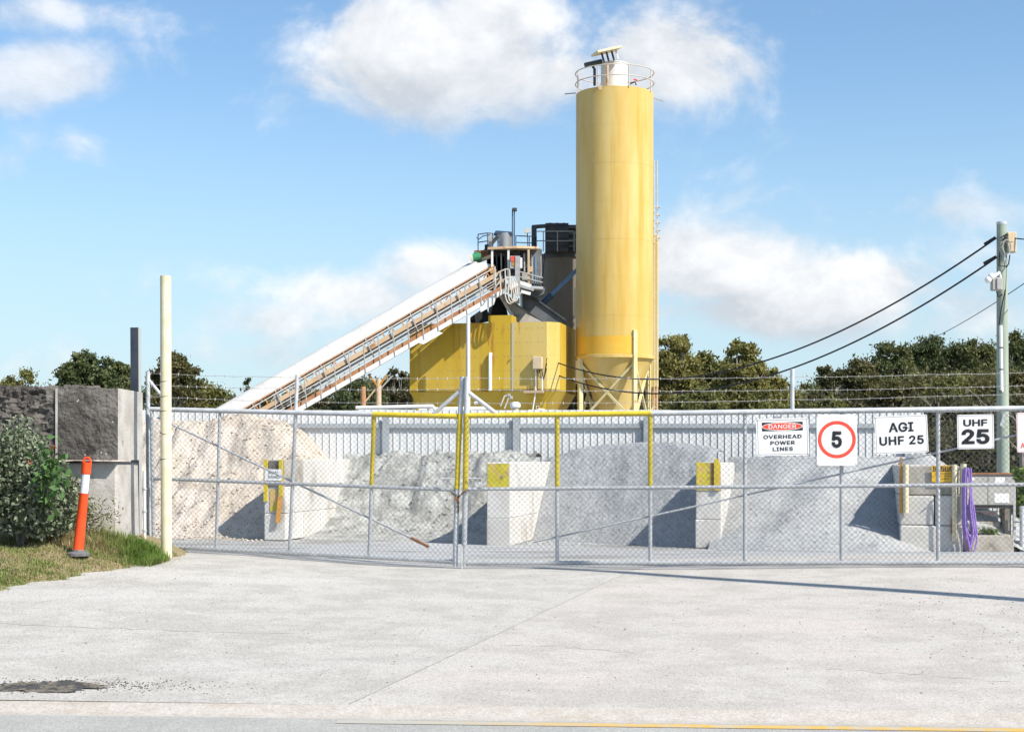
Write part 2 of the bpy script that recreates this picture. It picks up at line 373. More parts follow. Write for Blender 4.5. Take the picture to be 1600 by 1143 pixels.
m_white = M('white_paint', (.74, .73, .70), (.68, .66, .61), 3, 5, .5, col3=(.50, .33, .18), s3=3.5, th3=(.70, .8), spec=.4)
m_cover = M('cover_sheet', (.68, .665, .63), (.60, .58, .535), .7, 7, .5, bump=.03, spec=.4, ovar=.04, col3=(.50, .42, .33), s3=1.2, th3=(.62, .78))
m_tan = M('tan_steel', (.50, .34, .20), (.56, .42, .28), 1.5, 6, .8, col3=(.33, .15, .06), s3=2.2, th3=(.58, .72))
m_rusty = M('rusty_walkway', (.36, .165, .075), (.46, .26, .14), 2.2, 6, .9, col3=(.25, .10, .045), s3=4, th3=(.55, .7))
m_bracket = M('orange_bracket', (.55, .27, .04), (.42, .2, .04), 4, 4, .7)
m_darkbelt = M('belt_rubber', (.05, .04, .035), (.09, .06, .045), 4, 4, .9)
m_railw = M('handrail_white', (.58, .55, .50), (.5, .44, .36), 4, 5, .6, col3=(.36, .18, .08), s3=6, th3=(.62, .72))
m_railg = M('handrail_grey', (.38, .39, .39), (.32, .3, .27), 4, 4, .6)
m_dark = M('machine_dark', (.028, .03, .034), (.055, .058, .06), 2, 5, .6, spec=.3)
m_dust = M('dust_filter_grey', (.045, .05, .055), (.075, .082, .088), 3, 5, .6)
m_navy = M('navy_pipe', (.04, .075, .13), (.06, .10, .16), 3, 4, .5)
m_blue = M('blue_pipe', (.10, .20, .33), (.14, .25, .38), 3, 4, .5)
m_silog = M('old_silo_grey', (.20, .175, .14), (.25, .22, .18), .8, 6, .7, stretch=(1, 1, .2), col3=(.22, .16, .09), s3=1.3, th3=(.6, .75), st3=(1, 1, .1))
m_silver = M('silver_sheet', (.42, .43, .44), (.33, .33, .34), 2, 3, .35, .6, stretch=(3, 3, .1))
m_chute = M('grey_chute', (.085, .092, .10), (.13, .138, .145), 1.6, 6, .6)
m_green = M('green_motor', (.05, .28, .13), (.06, .22, .11), 5, 4, .5)
m_black = M('opening_shade', (.018, .018, .02), None, rough=.5)  # near-black colour for the shade inside the chute opening
m_cable = M('black_cable', (.012, .013, .016), None, rough=.6)
m_red = M('red_vinyl', (.74, .055, .03), None, rough=.45)
m_sign = M('sign_white', (.80, .80, .79), None, rough=.4, spec=.4)
m_ink = M('sign_black', (.022, .022, .026), None, rough=.5)
m_signred = M('sign_red', (.80, .085, .05), None, rough=.45)
m_signyel = M('sign_yellow', (.78, .45, .02), None, rough=.5)
m_inkfade = M('faded_print', (.40, .22, .02), None, rough=.6)
m_pole = M('green_pole', (.35, .40, .32), (.29, .335, .27), 3, 6, .85, bump=.3, bscale=20, bdist=.01, stretch=(3, 3, .2), col3=(.20, .22, .17), s3=4, th3=(.6, .72), st3=(1, 1, .08))
m_polebox = M('cream_box', (.62, .50, .33), (.56, .45, .29), 5, 4, .6)
m_whitep = M('white_plastic', (.80, .80, .78), None, rough=.35, spec=.5)
m_greybox = M('grey_box', (.42, .41, .38), (.36, .35, .32), 4, 5, .6, col3=(.33, .16, .07), s3=3, th3=(.68, .78))
m_purple = M('purple_hose', (.29, .17, .52), (.34, .22, .56), 6, 4, .5, spec=.4)
m_bark = M('bark', (.16, .135, .11), (.27, .245, .215), 2, 5, .95, bump=.5, bscale=10)
m_barkpale = M('pale_bark', (.40, .37, .33), (.27, .24, .2), 2, 5, .9)
def leafm(n, c, c2, tr=.25, isl=.35, sc=.35): return M(n, c, c2, sc, 4, .6, island=isl, trans=tr, spec=.25)
m_leaf_olive = leafm('leaf_olive', (.215, .205, .065), (.155, .165, .055), .35)
m_leaf_gold = leafm('leaf_gold', (.30, .27, .08), (.20, .195, .065), .36)
m_leaf_dark = leafm('leaf_dark', (.085, .11, .045), (.12, .135, .05), .3)
m_leaf_brown = leafm('leaf_brown', (.14, .127, .05), (.115, .118, .045), .33)
m_leaf_green = leafm('leaf_green', (.11, .135, .055), (.15, .16, .06), .33)
m_leaf_shade = leafm('leaf_shade', (.085, .085, .04), (.11, .10, .045), .3)
m_leaf_bright = leafm('leaf_bright', (.10, .17, .025), (.16, .22, .03), .3, .3, 3)
m_leaf_shrub = leafm('leaf_shrub', (.12, .155, .085), (.24, .265, .18), .15, .4, 6)
m_leaf_big = leafm('leaf_big', (.07, .15, .045), (.11, .20, .06), .2, .3, 6)
m_petal = leafm('petal', (.60, .05, .02), (.62, .14, .05), .1, .2, 5)
m_grass = leafm('grass_blade', (.19, .30, .06), (.31, .34, .12), .42, .4, 1.4)
m_grassdry = leafm('dry_blade', (.50, .40, .22), (.38, .34, .17), .4, .35, 2)
m_pebble = M('pebble', (.13, .125, .12), (.30, .28, .26), 30, 3, .9, island=.6)

# ------------------------------------------------------------------ ground
def kerb_y(x): return 10.08 - .073 * np.asarray(x, float)
def joint_x(y): return -1.10 + (np.asarray(y, float) - 10.1) * .307
ys = np.linspace(0, 1, 46)
def slab(fx0, fx1, nx):
    uu, tt = np.meshgrid(np.linspace(0, 1, nx), ys); X = fx0(15.) + (fx1(15.) - fx0(15.)) * uu
    for _ in range(6): Y = kerb_y(X) - .01 + (20.9 - kerb_y(X) + .01) * tt; X = fx0(Y) + (fx1(Y) - fx0(Y)) * uu
    return X, Y
drive = bpy.data.objects.new('driveway', None); COL.objects.link(drive); drive['kind'] = 'structure'
X, Y = slab(lambda y: -18. + 0 * np.asarray(y), lambda y: joint_x(y) - .0025, 60); grid('concrete_slab', X, Y, ground_z, m_drive, 'structure', drive)
X, Y = slab(lambda y: joint_x(y) + .0025, lambda y: 22. + 0 * np.asarray(y), 70); grid('concrete_slab', X, Y, ground_z, m_driveb, 'structure', drive)
t = np.linspace(-30, 30, 120); w = np.linspace(0, 1, 6)
X = np.repeat(t[:, None], 6, 1); Y = kerb_y(X) - .42 * w[None]
prof = np.interp(w, [0, .1, .55, 1], [.012, .012, -.035, -.02])
grid('gutter', X, Y, lambda x, y: ground_z(x, 9.0) + .0 + np.repeat(prof[None], len(t), 0) * 1. + .01, m_kerb)
Y = kerb_y(X) - .42 - .01 - w[None] ** 2 * 30
grid('road', X * 6, kerb_y(X * 6) - .405 - w[None] ** 2 * 30, lambda x, y: x * 0 - .356, m_road)
t2 = np.linspace(-1.1, 30, 60); X = np.repeat(t2[:, None], 3, 1); Y = kerb_y(X) - .475 - np.array([-.02, .04, .10])[None]
grid('road_line', X, Y, lambda x, y: x * 0 - .3525, m_line)
X, Y = np.meshgrid(np.linspace(-45, 45, 100), np.linspace(20.9, 80, 60)); grid('yard_floor', X, Y, ground_z, m_yard)
X, Y = np.meshgrid(np.linspace(-700, 700, 60), np.linspace(-200, 900, 60)); grid('ground', X, Y, lambda x, y: ground_z(x, y) - .35, m_earth)
def verge_edge(y): return np.interp(y, [9, 10, 12, 14, 15.5, 16.3, 17.2, 18.3, 19.6], [-9.5, -8, -6.5, -5.65, -5.15, -4.76, -4.33, -4.06, -4.02])
def verge_z(x, y):
    x = np.asarray(x, float); y = np.asarray(y, float); t_ = verge_edge(y) - x + .07 * np.sin(y * 7) + .05 * np.sin(y * 17 + 1)
    return ground_z(x, y) - .06 + .085 * ss(0, .22, t_) + (.2 * ss(14.5, 17.0, y) + .07 * ss(17, 18.6, y)) * ss(0, 1.0, t_) + .012 * np.sin(x * 9 + y * 5) * ss(0, .3, t_)
vy = np.linspace(10.2, 19.8, 90); X = []; Yv = []
for y in vy:
    e_ = float(verge_edge(y)); X.append(e_ + .25 - np.linspace(0, 1, 60) ** 2 * 16); Yv.append(np.full(60, y))
grid('grass_verge', np.array(X), np.array(Yv), verge_z, m_verge)
# dark broken patch by the gutter
pc = np.array([-3.28, 10.78]); n = 90; a = np.linspace(0, 2 * math.pi, n, endpoint=False); rr = []
for k in range(7):
    f = k / 6; rad = np.array([1 + .5 * fbm(2 * math.cos(q), 2 * math.sin(q), 3.) + .3 * fbm(7 * math.cos(q), 7 * math.sin(q), 1.) for q in a]); rr.append((pc[0] + np.cos(a) * .40 * f * rad, pc[1] + np.sin(a) * .20 * f * rad))
X = np.array([np.append(q[0], q[0][0]) for q in rr]); Y = np.array([np.append(q[1], q[1][0]) for q in rr])
grid('broken_patch', X, Y, lambda x, y: ground_z(x, y) + .006 + .008 * np.sin(x * 31) * np.sin(y * 47) - 0 * x, m_patch)
# loose stones
def stones(name, n, fx, size, mat):
    base = np.array([[0, 0, 1], [1, 0, 0], [0, 1, 0], [-1, 0, 0], [0, -1, 0]], float); tri = np.array([[0, 1, 2], [0, 2, 3], [0, 3, 4], [0, 4, 1]])
    v = []; q = []
    for i in range(n):
        x, y = fx(); s = size * random.uniform(.5, 1.5); an = random.random() * 6; c, s_ = math.cos(an), math.sin(an)
        p = base * (s, s * .7, s * .7); p = p @ np.array([[c, s_, 0], [-s_, c, 0], [0, 0, 1]]) + (x, y, gz(x, y) - .001); q.append(tri + len(v) * 5); v.append(p)
    return np_obj(name, np.concatenate(v), np.concatenate(q), mat, kind='stuff')
def f1():
    if random.random() < .55: y = random.triangular(11, 17.5, 14.5); return random.gauss(4.4, .9), y
    y = random.uniform(10.3, 18.5); return random.uniform(-4, 6), y
stones('loose_stones', 900, f1, .010, m_pebble)
def f2(): return random.gauss(-3.1, .5), 10.82 + random.gauss(0, .14)
stones('dark_rubble', 800, f2, .009, m_patch)

# fine cracks that wander across the slabs
def crack(pts, w):
    out = []
    for (xa, ya), (xb, yb) in zip(pts[:-1], pts[1:]):
        for k in range(14): f = k / 14; out.append((xa + (xb - xa) * f + .02 * fbm(xa + f * 7, ya, 2.), ya + (yb - ya) * f + .09 * fbm(xa * 3 + f * 5, yb, 6.)))
    n_ = len(out); X = np.array([[p[0], p[0]] for p in out]); Y = np.array([[p[1] - w * (.6 + .5 * math.sin(i)), p[1] + w] for i, p in enumerate(out)])
    grid('pavement_crack', X, Y, lambda x, y: ground_z(x, y) + .004, m_crack)
def gpt(px, py): 
    d = 12.
    for _ in range(30): x = (px - HX) / FPX * d; d = (EYE - gz(x, d)) * FPX / (py - HY)
    return (px - HX) / FPX * d, d
m_crack = M('crack_dirt', (.37, .35, .315), (.43, .405, .37), 6, 5, .95, lohi=(.3, .6))
crack([gpt(-40, 972), gpt(120, 980), gpt(300, 986), gpt(480, 990)], .006); crack([gpt(790, 1006), gpt(900, 1012), gpt(1000, 1021)], .006); crack([gpt(1290, 1045), gpt(1420, 1052), gpt(1590, 1066)], .006)
crack([gpt(20, 958), gpt(60, 940), gpt(180, 925), gpt(330, 880)], .006)

# grass on the verge: blades, dry blades and tufts
def blades(n, fx, h, wd, lean, rs):
    p = np.array([fx() for _ in range(n)]); z = verge_z(p[:, 0], p[:, 1]); az = rs.random(n) * 2 * math.pi
    hh = h * (.5 + rs.random(n)); ln = lean * rs.random(n); d = np.stack([np.cos(az), np.sin(az)], 1)
    b = np.stack([p[:, 0], p[:, 1], z - .01], 1); sd_ = np.stack([-d[:, 1], d[:, 0], np.zeros(n)], 1) * wd
    mid = b + np.stack([d[:, 0] * ln * hh * .4, d[:, 1] * ln * hh * .4, hh * .6], 1); tip = b + np.stack([d[:, 0] * ln * hh * 1.2, d[:, 1] * ln * hh * 1.2, hh * (1 - .4 * ln)], 1)
    v = np.stack([b - sd_, b + sd_, mid + sd_ * .75, mid - sd_ * .75, tip + sd_ * .1, tip - sd_ * .1], 1).reshape(-1, 3); i = np.arange(n)[:, None] * 6
    return v, np.concatenate([i + np.array([[0, 1, 2, 3]]), i + np.array([[3, 2, 4, 5]])])
def on_verge():
    while True:
        y = random.uniform(10.5, 18.9); x = float(verge_edge(y)) - abs(random.gauss(0, 1.1)) + .05
        if random.random() < .25 + .75 * (fbm(x * 1.6, y * 1.6, 5.) > .0): return x, y
v, q = blades(52000, on_verge, .042, .0036, 1.0, rng); np_obj('grass', v, q, m_grass, kind='stuff')
def dry_verge():
    y = random.uniform(12, 18.9); return float(verge_edge(y)) - abs(random.gauss(0, .9)) + .06, y
v, q = blades(20000, dry_verge, .05, .003, 1.3, rng); np_obj('dry_grass', v, q, m_grassdry, kind='stuff')
for i, (px, py, d, n, h, sp, lab) in enumerate((
        (205, 852, 18.0, 3200, .16, .22, 'tall green grass tuft against the foot of the concrete block wall'),
        (228, 880, 17.75, 2400, .14, .14, 'green grass tuft at the driveway edge, left of the cream pole'),
        (245, 868, 18.35, 1300, .07, .15, 'part dry grass tuft round the foot of the cream pole'),
        (150, 858, 17.9, 1800, .12, .3, 'thin dry grass tuft right behind the orange bollard'))):
    c = P(px, py, d)
    v, q = blades(n, lambda: (min(random.gauss(c.x, sp), float(verge_edge(c.y)) + .06), random.gauss(c.y, .12)), h, .0034, .9, rng)
    o = np_obj('grass_tuft', v, q, m_grass if i < 2 else m_grassdry, kind='stuff' if i > 1 else None, loc=(c.x, c.y, float(verge_z(c.x, c.y)))); tag(o, lab, 'grass tuft', 'grass tufts on the verge')
def deadtw():
    return random.gauss(-4.85, .35), random.gauss(17.9, .18)
v, q = blades(3500, deadtw, .10, .003, 1.6, rng); np_obj('dead_litter', v, q, m_grassdry, kind='stuff')

# ------------------------------------------------------------------ block wall on the left
WX, WY, WD = -4.66, 18.2, 1.22
bw = thing('concrete_block_wall', 'dark lichen stained wall of big concrete blocks behind the shrub', 'wall', (-5.6, WY + .6, .35))
def wblock(x0, x1, z0, z1, y0, d, mat, jit=.012):
    MB().bbox(((x0 + x1) / 2, y0 + d / 2, (z0 + z1) / 2), x1 - x0 - .02, d, z1 - z0 - .015, 0, .035, jit).build('concrete_block', mat, bw)
def rough_block(x0, x1, z0, z1, y0, d, amp=.055):
    """split-faced block: its front face is broken rock"""
    n, m = 64, 64; X = np.linspace(x0 + .01, x1 - .01, m); Z = np.linspace(z0, z1 - .01, n); v = []; f = []
    for j, z in enumerate(Z):
        for i, x in enumerate(X):
            e_ = .3 + .7 * min(i, m - 1 - i, 4) / 4 * min(j, n - 1 - j, 4) / 4
            v.append((x, y0 - amp * e_ * (fbm(x * 5, z * 5, 1.7) + .55 * fbm(x * 13, z * 13, 4.) + .4 * fbm(x * 34, z * 34, 2.)), z + (.02 * fbm(x * 4, 2.) if j == n - 1 else 0)))
    for j in range(n - 1):
        for i in range(m - 1): a_ = j * m + i; f.append((a_, a_ + 1, a_ + m + 1, a_ + m))
    b0 = len(v)
    ring = [j * m for j in range(n)] + [(n - 1) * m + i for i in range(1, m)] + [j * m + m - 1 for j in range(n - 2, -1, -1)] + [i for i in range(m - 2, 0, -1)]
    for k in ring: v.append((v[k][0], y0 + d, v[k][2]))
    r_ = len(ring)
    for k in range(r_): f.append((ring[k], ring[(k + 1) % r_], b0 + (k + 1) % r_, b0 + k))
    f.append(tuple(b0 + k for k in range(r_)))
    mb = MB(); mb.add(v, f); return mb
zt, zj, zb = 2.134, 1.262, .1
o = rough_block(-5.39, WX, zj + .012, zt, WY, WD, .016).build('concrete_block', m_block_dark, bw, True)
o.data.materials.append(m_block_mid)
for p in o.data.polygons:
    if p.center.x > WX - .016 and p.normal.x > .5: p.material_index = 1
rough_block(-6.95, -5.405, zj + .012, zt + .03, WY + .02, WD).build('concrete_block', m_block_dark, bw, True)
rough_block(-8.5, -6.97, zj + .012, zt + .0, WY + .02, WD).build('concrete_block', m_block_dark, bw, True)
wblock(-5.55, WX - .04, zb, zj, WY + .13, WD - .13, m_block_mid)
wblock(-7.05, -5.57, zb, zj, WY + .13, WD - .13, m_block_worn)
wblock(-8.6, -7.07, zb, zj, WY + .13, WD - .13, m_block_worn)
mb = MB()
for i in range(5): mb.bbox((-5.35 + i * .07 + random.uniform(-.02, .02), WY + .3 + .05 * i, zt + .005), .11, .12, .07, random.random(), .02, .01)
tag(top(mb.build('rubble_lump', m_block_dark), (-5.2, WY + .4, zt)), 'crumbled lump of dark concrete on top of the block wall', 'rubble')

MB().frame((-5.41, WY - .004, zj + .02), (.026, 0, 0), (0, .5, 0), (0, 0, zt - zj - .03)).build('mortar_joint', m_block_mid, bw)
# dark steel column standing behind the block wall
sc_ = thing('steel_column', 'dark blue grey steel column rising behind the block wall', 'post', (-4.80, 19.75, .2))
mb = MB(); mb.beam((-4.825, 19.68, .2), (-4.84, 19.68, 2.97), .10, .012, (0, 1, 0)); mb.build('flange', m_bluesteel, sc_)
MB().beam((-4.775, 19.75, .2), (-4.787, 19.75, 2.97), .006, .13, (0, 1, 0)).build('web', m_steel_pale, sc_)
MB().beam((-4.815, 19.82, .2), (-4.835, 19.82, 2.95), .08, .008, (0, 1, 0)).build('flange', m_bluesteel, sc_)

# ------------------------------------------------------------------ shrub, bollard, cream pole
def shrub(name, label, base, rad, n, ln, wd, mat, seed, stems=9, group=None, cat='shrub', clumps=26):
    rs = np.random.default_rng(seed); o = thing(name, label, cat, base, group); b = np.array(base); pts = []
    cc = []
    for k in range(clumps):
        d_ = rs.normal(size=3); d_[2] = abs(d_[2]) * .9; d_ /= np.linalg.norm(d_); cc.append(b + (0, 0, rad[2] * .42) + d_ * np.array(rad) * (.35 + .45 * rs.random()) * (1, 1, .72))
    for c in cc:
        k = n // clumps; u = rs.normal(size=(k, 3)); u /= np.linalg.norm(u, axis=1, keepdims=True); pts.append(c + u * (rs.random((k, 1)) ** .4) * np.array(rad) * .36)
    p = np.concatenate(pts); p = p[p[:, 2] > b[2] + .02]
    v, q = leaf_quads(p, ln, wd, rs, .1); np_obj('foliage', v, q, mat, o)
    mb = MB()
    for c in cc[:stems]:
        m_ = (Vector(base) + Vector(c)) / 2 + Vector((0, 0, .1)); mb.tube([base, m_, c], [.018, .012, .005], 5)
    mb.build('stems', m_bark, o); return o
sb = shrub('shrub', 'bushy grey green shrub with a few red flowers beside the orange bollard', (-5.62, 17.55, .22), (.80, .64, 1.22), 15000, .066, .034, m_leaf_shrub, 3)
rs_ = np.random.default_rng(5)
pts = np.array([P(80 + rs_.normal() * 13, 742 + rs_.normal() * 24, 16.95 + rs_.normal() * .05) for _ in range(150)]); v, q = leaf_quads(pts, .105, .06, rs_, .5); np_obj('broad_leaves', v, q, m_leaf_big, sb)
for (px, py, k) in ((82, 698, 10), (47, 722, 6)):
    pts = np.array([P(px + rs_.normal() * 3, py + rs_.normal() * 2.2, 16.88 + rs_.normal() * .02) for _ in range(k)]); v, q = leaf_quads(pts, .034, .022, rs_); np_obj('flowers', v, q, m_petal, sb, 'stuff')
shrub('shrub', 'sparse trailing dry shrub between orange bollard and lower wall block', (-5.05, 18.0, .3), (.5, .16, .62), 1500, .05, .016, m_leaf_olive, 9, 12, clumps=14)

bo = thing('bollard', 'leaning orange plastic bollard with white band on a grey rubber base', 'bollard', (-4.86, 17.2, .235))
pb, pt_ = P(122, 862, 17.2), P(136.5, 716, 17.2); ax = pt_ - pb
def bp(t_): return pb + ax * t_
MB().tube([bp(0), bp(.01), bp(.62), bp(.63)], [.062, .060, .050, .054], 24).build('lower_post', m_orange, bo, True)
MB().tube([bp(.63), bp(.84)], [.047, .0465], 24).build('reflective_band', m_reflect, bo, True)
MB().tube([bp(.835), bp(.845), bp(.90), bp(.905), bp(.955), bp(.96)], [.052, .054, .053, .053, .055, .046], 24).build('upper_post', m_orange, bo, True)
mb = MB(); c = bp(.965)
arc = [c + Vector((.04 * math.cos(q_), 0, .048 * math.sin(q_))) for q_ in np.linspace(0, math.pi, 12)]
mb.tube([c + Vector((.04, 0, -.02))] + arc + [c + Vector((-.04, 0, -.02))], .013, 8); mb.build('carry_loop', m_orange, bo, True)
MB().lathe((pb.x, pb.y, .205), [(.0, 0), (.125, 0), (.125, .03), (.10, .045), (.07, .05), (.065, .07), (0, .07)], 20).build('rubber_base', m_rubber, bo, True)

cp = thing('steel_pole', 'tall cream painted steel pole at the hinge end of the gate', 'pole', (-4.213, 18.7, .1))
x0, y0 = -4.213, 18.7
MB().tube([(x0 + .006, y0, .08), (x0, y0, 1.8), (x0 - .004, y0, 3.50)], .0665, 32).build('shaft', m_cream, cp, True)
MB().lathe((x0 - .004, y0, 3.50), [(.0, .012), (.066, .012), (.0665, 0)], 32).build('end_cap', m_cream, cp, True)
for py in (596, 619.5, 642, 677, 717):
    z = EYE + (HY - py) / FPX * y0; dz = random.uniform(-.012, .012)
    pts = [(x0 + .068 * math.cos(q_), y0 + .068 * math.sin(q_), z + dz * math.sin(q_ * 1.5)) for q_ in np.linspace(R(150), R(310), 14)]
    MB().tube(pts, [.012, .011, .009, .008, .007, .006, .005, .004, .003, .003, .003, .002, .002, .002], 6).build('wire_tie', m_chain, cp)

# ------------------------------------------------------------------ gates
def plane_hit(A, B):
    """returns a function: pixel -> point of the upright plane through A and B"""
    d = B - A; n = Vector((d.y, -d.x, 0)).normalized(); cpos = Vector((0, 0, EYE))
    def f(px, py, off=0.):
        r = Vector(((px - HX) / FPX, 1, (HY - py) / FPX)); t_ = (A + n * off - cpos).dot(n) / r.dot(n); return cpos + r * t_
    return f, d.normalized(), n          # n points to the camera's side
LA, LB = P(236, 639, 19.9), P(718, 650, 18.8); RA, RB = P(724, 649, 18.75), P(1660, 637, 17.94)
GL, dL, nL = plane_hit(LA, LB); GR, dR, nR = plane_hit(RA, RB)
if nL.y > 0: nL = -nL
if nR.y > 0: nR = -nR
def off_pt(G, n, px, py, o): return G(px, py) + n * o
def chain_link(name, G, n, tl, tr, bl, br, parent, pitch=.0335, rad=.0028, off=.036):
    A, B, C, D_ = [np.array(G(*q) + n * off) for q in (tl, tr, bl, br)]
    L = np.linalg.norm(B - A); H = np.linalg.norm(A - C); nw = int(L / pitch); nr_ = int(H / pitch); nrm = np.array(n); uu = (B - A) / L
    j = np.arange(nr_ + 1); vs = []; qs = []; base = 0
    rs = np.random.default_rng(11)
    for k in range(nw):
        x = (k + (j + k) % 2) / nw; y = j / nr_
        p = (A[None] * (1 - x)[:, None] + B[None] * x[:, None]) * (1 - y)[:, None] + (C[None] * (1 - x)[:, None] + D_[None] * x[:, None]) * y[:, None]
        sag = .006 * np.sin(x * 23 + y * 3) + .004 * np.sin(x * 57 + y * 9)
        p = p + nrm * (sag[:, None] + ((j % 2) * .003)[:, None]) + uu * (.0035 * np.sin(y * 11 + x * 9))[:, None] + np.array([0, 0, 1]) * (.004 * np.sin(x * 31) * np.sin(y * 7))[:, None]
        if parent.name.endswith('_') : pass
        ring = []
        for an in (R(90), R(210), R(330)):
            ring.append(p + rad * (math.cos(an) * uu + math.sin(an) * nrm))
        v = np.stack(ring, 1).reshape(-1, 3); vs.append(v)
        i = np.arange(nr_)[:, None] * 3 + base; m_ = np.arange(3)[None]
        qs.append(np.stack([i + m_, i + (m_ + 1) % 3, i + 3 + (m_ + 1) % 3, i + 3 + m_], -1).reshape(-1, 4)); base += len(v)
    return np_obj(name, np.concatenate(vs), np.concatenate(qs), m_wire, parent, kind='stuff')
def bar(G, n, a, b, r, mat, name, parent, off=0., seg=12):
    return MB().tube([G(*a) + n * off, G(*b) + n * off], r, seg).build(name, mat, parent, True)
def barbs(name, pts, parent, r=.0028, sag=.0, sp=.13):
    mb = MB(); out = []
    for a, b in zip(pts[:-1], pts[1:]):
        for k in range(12): out.append(a.lerp(b, k / 12) - Vector((0, 0, sag * 4 * (k / 12) * (1 - k / 12) + random.uniform(-.004, .004))))
    out.append(pts[-1]); mb.tube(out, r, 5)
    L = sum((out[i + 1] - out[i]).length for i in range(len(out) - 1)); pos = 0.; i = 0
    t_ = 0.
    for i in range(len(out) - 1):
        seg_ = (out[i + 1] - out[i]).length
        while t_ < seg_:
            c = out[i].lerp(out[i + 1], t_ / seg_)
            for s in (-1, 1):
                d = Vector((random.uniform(-.4, .4), random.uniform(-.6, .6), s)).normalized() * .016
                mb.tube([c - d, c + d], .0019, 3)
            t_ += sp
        t_ -= seg_
    return mb.build(name, m_barb, parent)

gl = thing('gate_leaf', 'left chain link gate leaf whose yellow tubes meet the gate centre', 'gate', (-4.6, 19.8, .1))
bar(GL, nL, (236, 639), (583, 647), .031, m_galv, 'top_rail', gl)
bar(GL, nL, (583, 647), (714, 650), .033, m_ypaint, 'top_rail', gl)
bar(GL, nL, (237, 638), (240, 853), .026, m_galv, 'stile', gl)
bar(GL, nL, (239, 852.5), (711, 877), .027, m_galv, 'bottom_rail', gl)
bar(GL, nL, (236, 747), (710, 765), .023, m_galv, 'middle_rail', gl)
bar(GL, nL, (343, 643), (337, 857), .021, m_galv, 'upright', gl, -.012)
bar(GL, nL, (464, 585), (452, 863), .024, m_galv, 'upright', gl, -.012)
bar(GL, nL, (584, 648), (580, 759), .027, m_ypaint, 'upright', gl, -.012)
bar(GL, nL, (580, 759), (576, 870), .022, m_galv, 'upright', gl, -.012)
bar(GL, nL, (244, 652), (640, 840), .014, m_galv, 'brace', gl, -.045)
bar(GL, nL, (640, 840), (668, 854), .019, m_rust, 'brace', gl, -.045)
bar(GL, nL, (723, 588), (719, 646), .031, m_galv, 'closing_post', gl)
bar(GL, nL, (719, 646), (714, 764), .032, m_ypaint, 'closing_post', gl)
bar(GL, nL, (714, 764), (711, 884), .031, m_galv, 'closing_post', gl)
bar(GL, nL, (717, 612), (676, 648), .026, m_galv, 'post_brace', gl)
chain_link('chain_link_mesh', GL, nL, (236, 641), (716, 651), (240, 856), (709, 882), gl)
for i, (y0_, y1_) in enumerate(((583, 590.5), (601, 607.5), (619, 629.5))):
    barbs('barbed_wire', [GL(236, y0_), GL(463, (y0_ + y1_) / 2 + 2.5), GL(721, y1_)], gl, sag=.012)

gr = thing('gate_leaf', 'long right chain link gate leaf that carries the row of signs', 'gate', (-.55, 18.75, .02))
bar(GR, nR, (731, 649), (1018, 645.5), .033, m_ypaint, 'top_rail', gr)
bar(GR, nR, (1018, 645.5), (1660, 637), .033, m_galv, 'top_rail', gr)
bar(GR, nR, (724, 879), (1660, 878.5), .027, m_galv, 'bottom_rail', gr)
bar(GR, nR, (724, 764), (1660, 756), .023, m_galv, 'middle_rail', gr)
bar(GR, nR, (730, 588), (729, 646), .033, m_galv, 'closing_post', gr)
bar(GR, nR, (729, 646), (727, 765), .034, m_ypaint, 'closing_post', gr)
bar(GR, nR, (727, 765), (725, 884), .032, m_galv, 'closing_post', gr)
bar(GR, nR, (731, 612), (778, 648), .027, m_galv, 'post_brace', gr)
for px, ya, yb in ((870.5, 648, 760), (1016, 646, 758)):
    bar(GR, nR, (px, ya), (px, yb), .028, m_ypaint, 'upright', gr, -.012); bar(GR, nR, (px, yb), (px, 876), .023, m_galv, 'upright', gr, -.012)
for px in (1164, 1315, 1466, 1618): bar(GR, nR, (px, 642), (px, 876), .024, m_galv, 'upright', gr, -.012)
bar(GR, nR, (1238, 576), (1238, 642), .025, m_galv, 'wire_post', gr)
bar(GR, nR, (832, 847), (1640, 668), .012, m_galv, 'brace', gr, -.045)
chain_link('chain_link_mesh', GR, nR, (722, 650), (1655, 639), (722, 884), (1655, 883), gr)
for ya, yb, yc in ((590, 588.5, 579.5), (608, 609, 600), (629, 624, 612)): barbs('barbed_wire', [GR(731, ya), GR(985, (ya + yb) / 2 + 1.5), GR(1238, yb), GR(1450, (yb + yc) / 2 + 1), GR(1655, yc)], gr, sag=.01)
# pull handles and the drop bolt
for G, n, par, xs in ((GL, nL, gl, (690, 707)), (GR, nR, gr, (735, 753))):
    s = xs[0] if par is gl else xs[1]; e = xs[1] + 6 if par is gl else xs[0] - 4
    MB().tube([G(s, 762) + n * .03, G(s, 747) + n * .05, G(e, 747) + n * .05], .007, 8).build('pull_handle', m_galv, par, True)
MB().tube([GR(722, 900) + nR * .045, GR(722.5, 852) + nR * .045, GR(716, 852) + nR * .045], .010, 8).build('drop_bolt', m_galv, gr, True)
ch = thing('gate_chain', 'rusty dark chain with a padlock holding the two gate leaves together', 'chain', tuple(GL(719, 790)))
mb = MB()
def link(mb, c, ax_, nn, l=.026, w=.011, r=.0045):
    ax_, nn = ax_.normalized(), nn.normalized(); pts = []
    for q_ in np.linspace(0, 2 * math.pi, 12, endpoint=False): pts.append(c + ax_ * (l * math.cos(q_)) + nn * (w * math.sin(q_)))
    mb.tube(pts, r, 5, True)
cpts = [GL(706, 768) + nL * .05, GL(712, 772) + nL * .06, GL(716, 777) + nL * .06, GR(720, 774) + nR * .06, GR(725, 768) + nR * .055, GR(732, 766) + nR * .04]
for i in range(len(cpts) - 1):
    for k in range(2):
        c = cpts[i].lerp(cpts[i + 1], k / 2 + .2); d = cpts[i + 1] - cpts[i]; link(mb, c, d, Vector((0, 0, 1)) if k else nL)
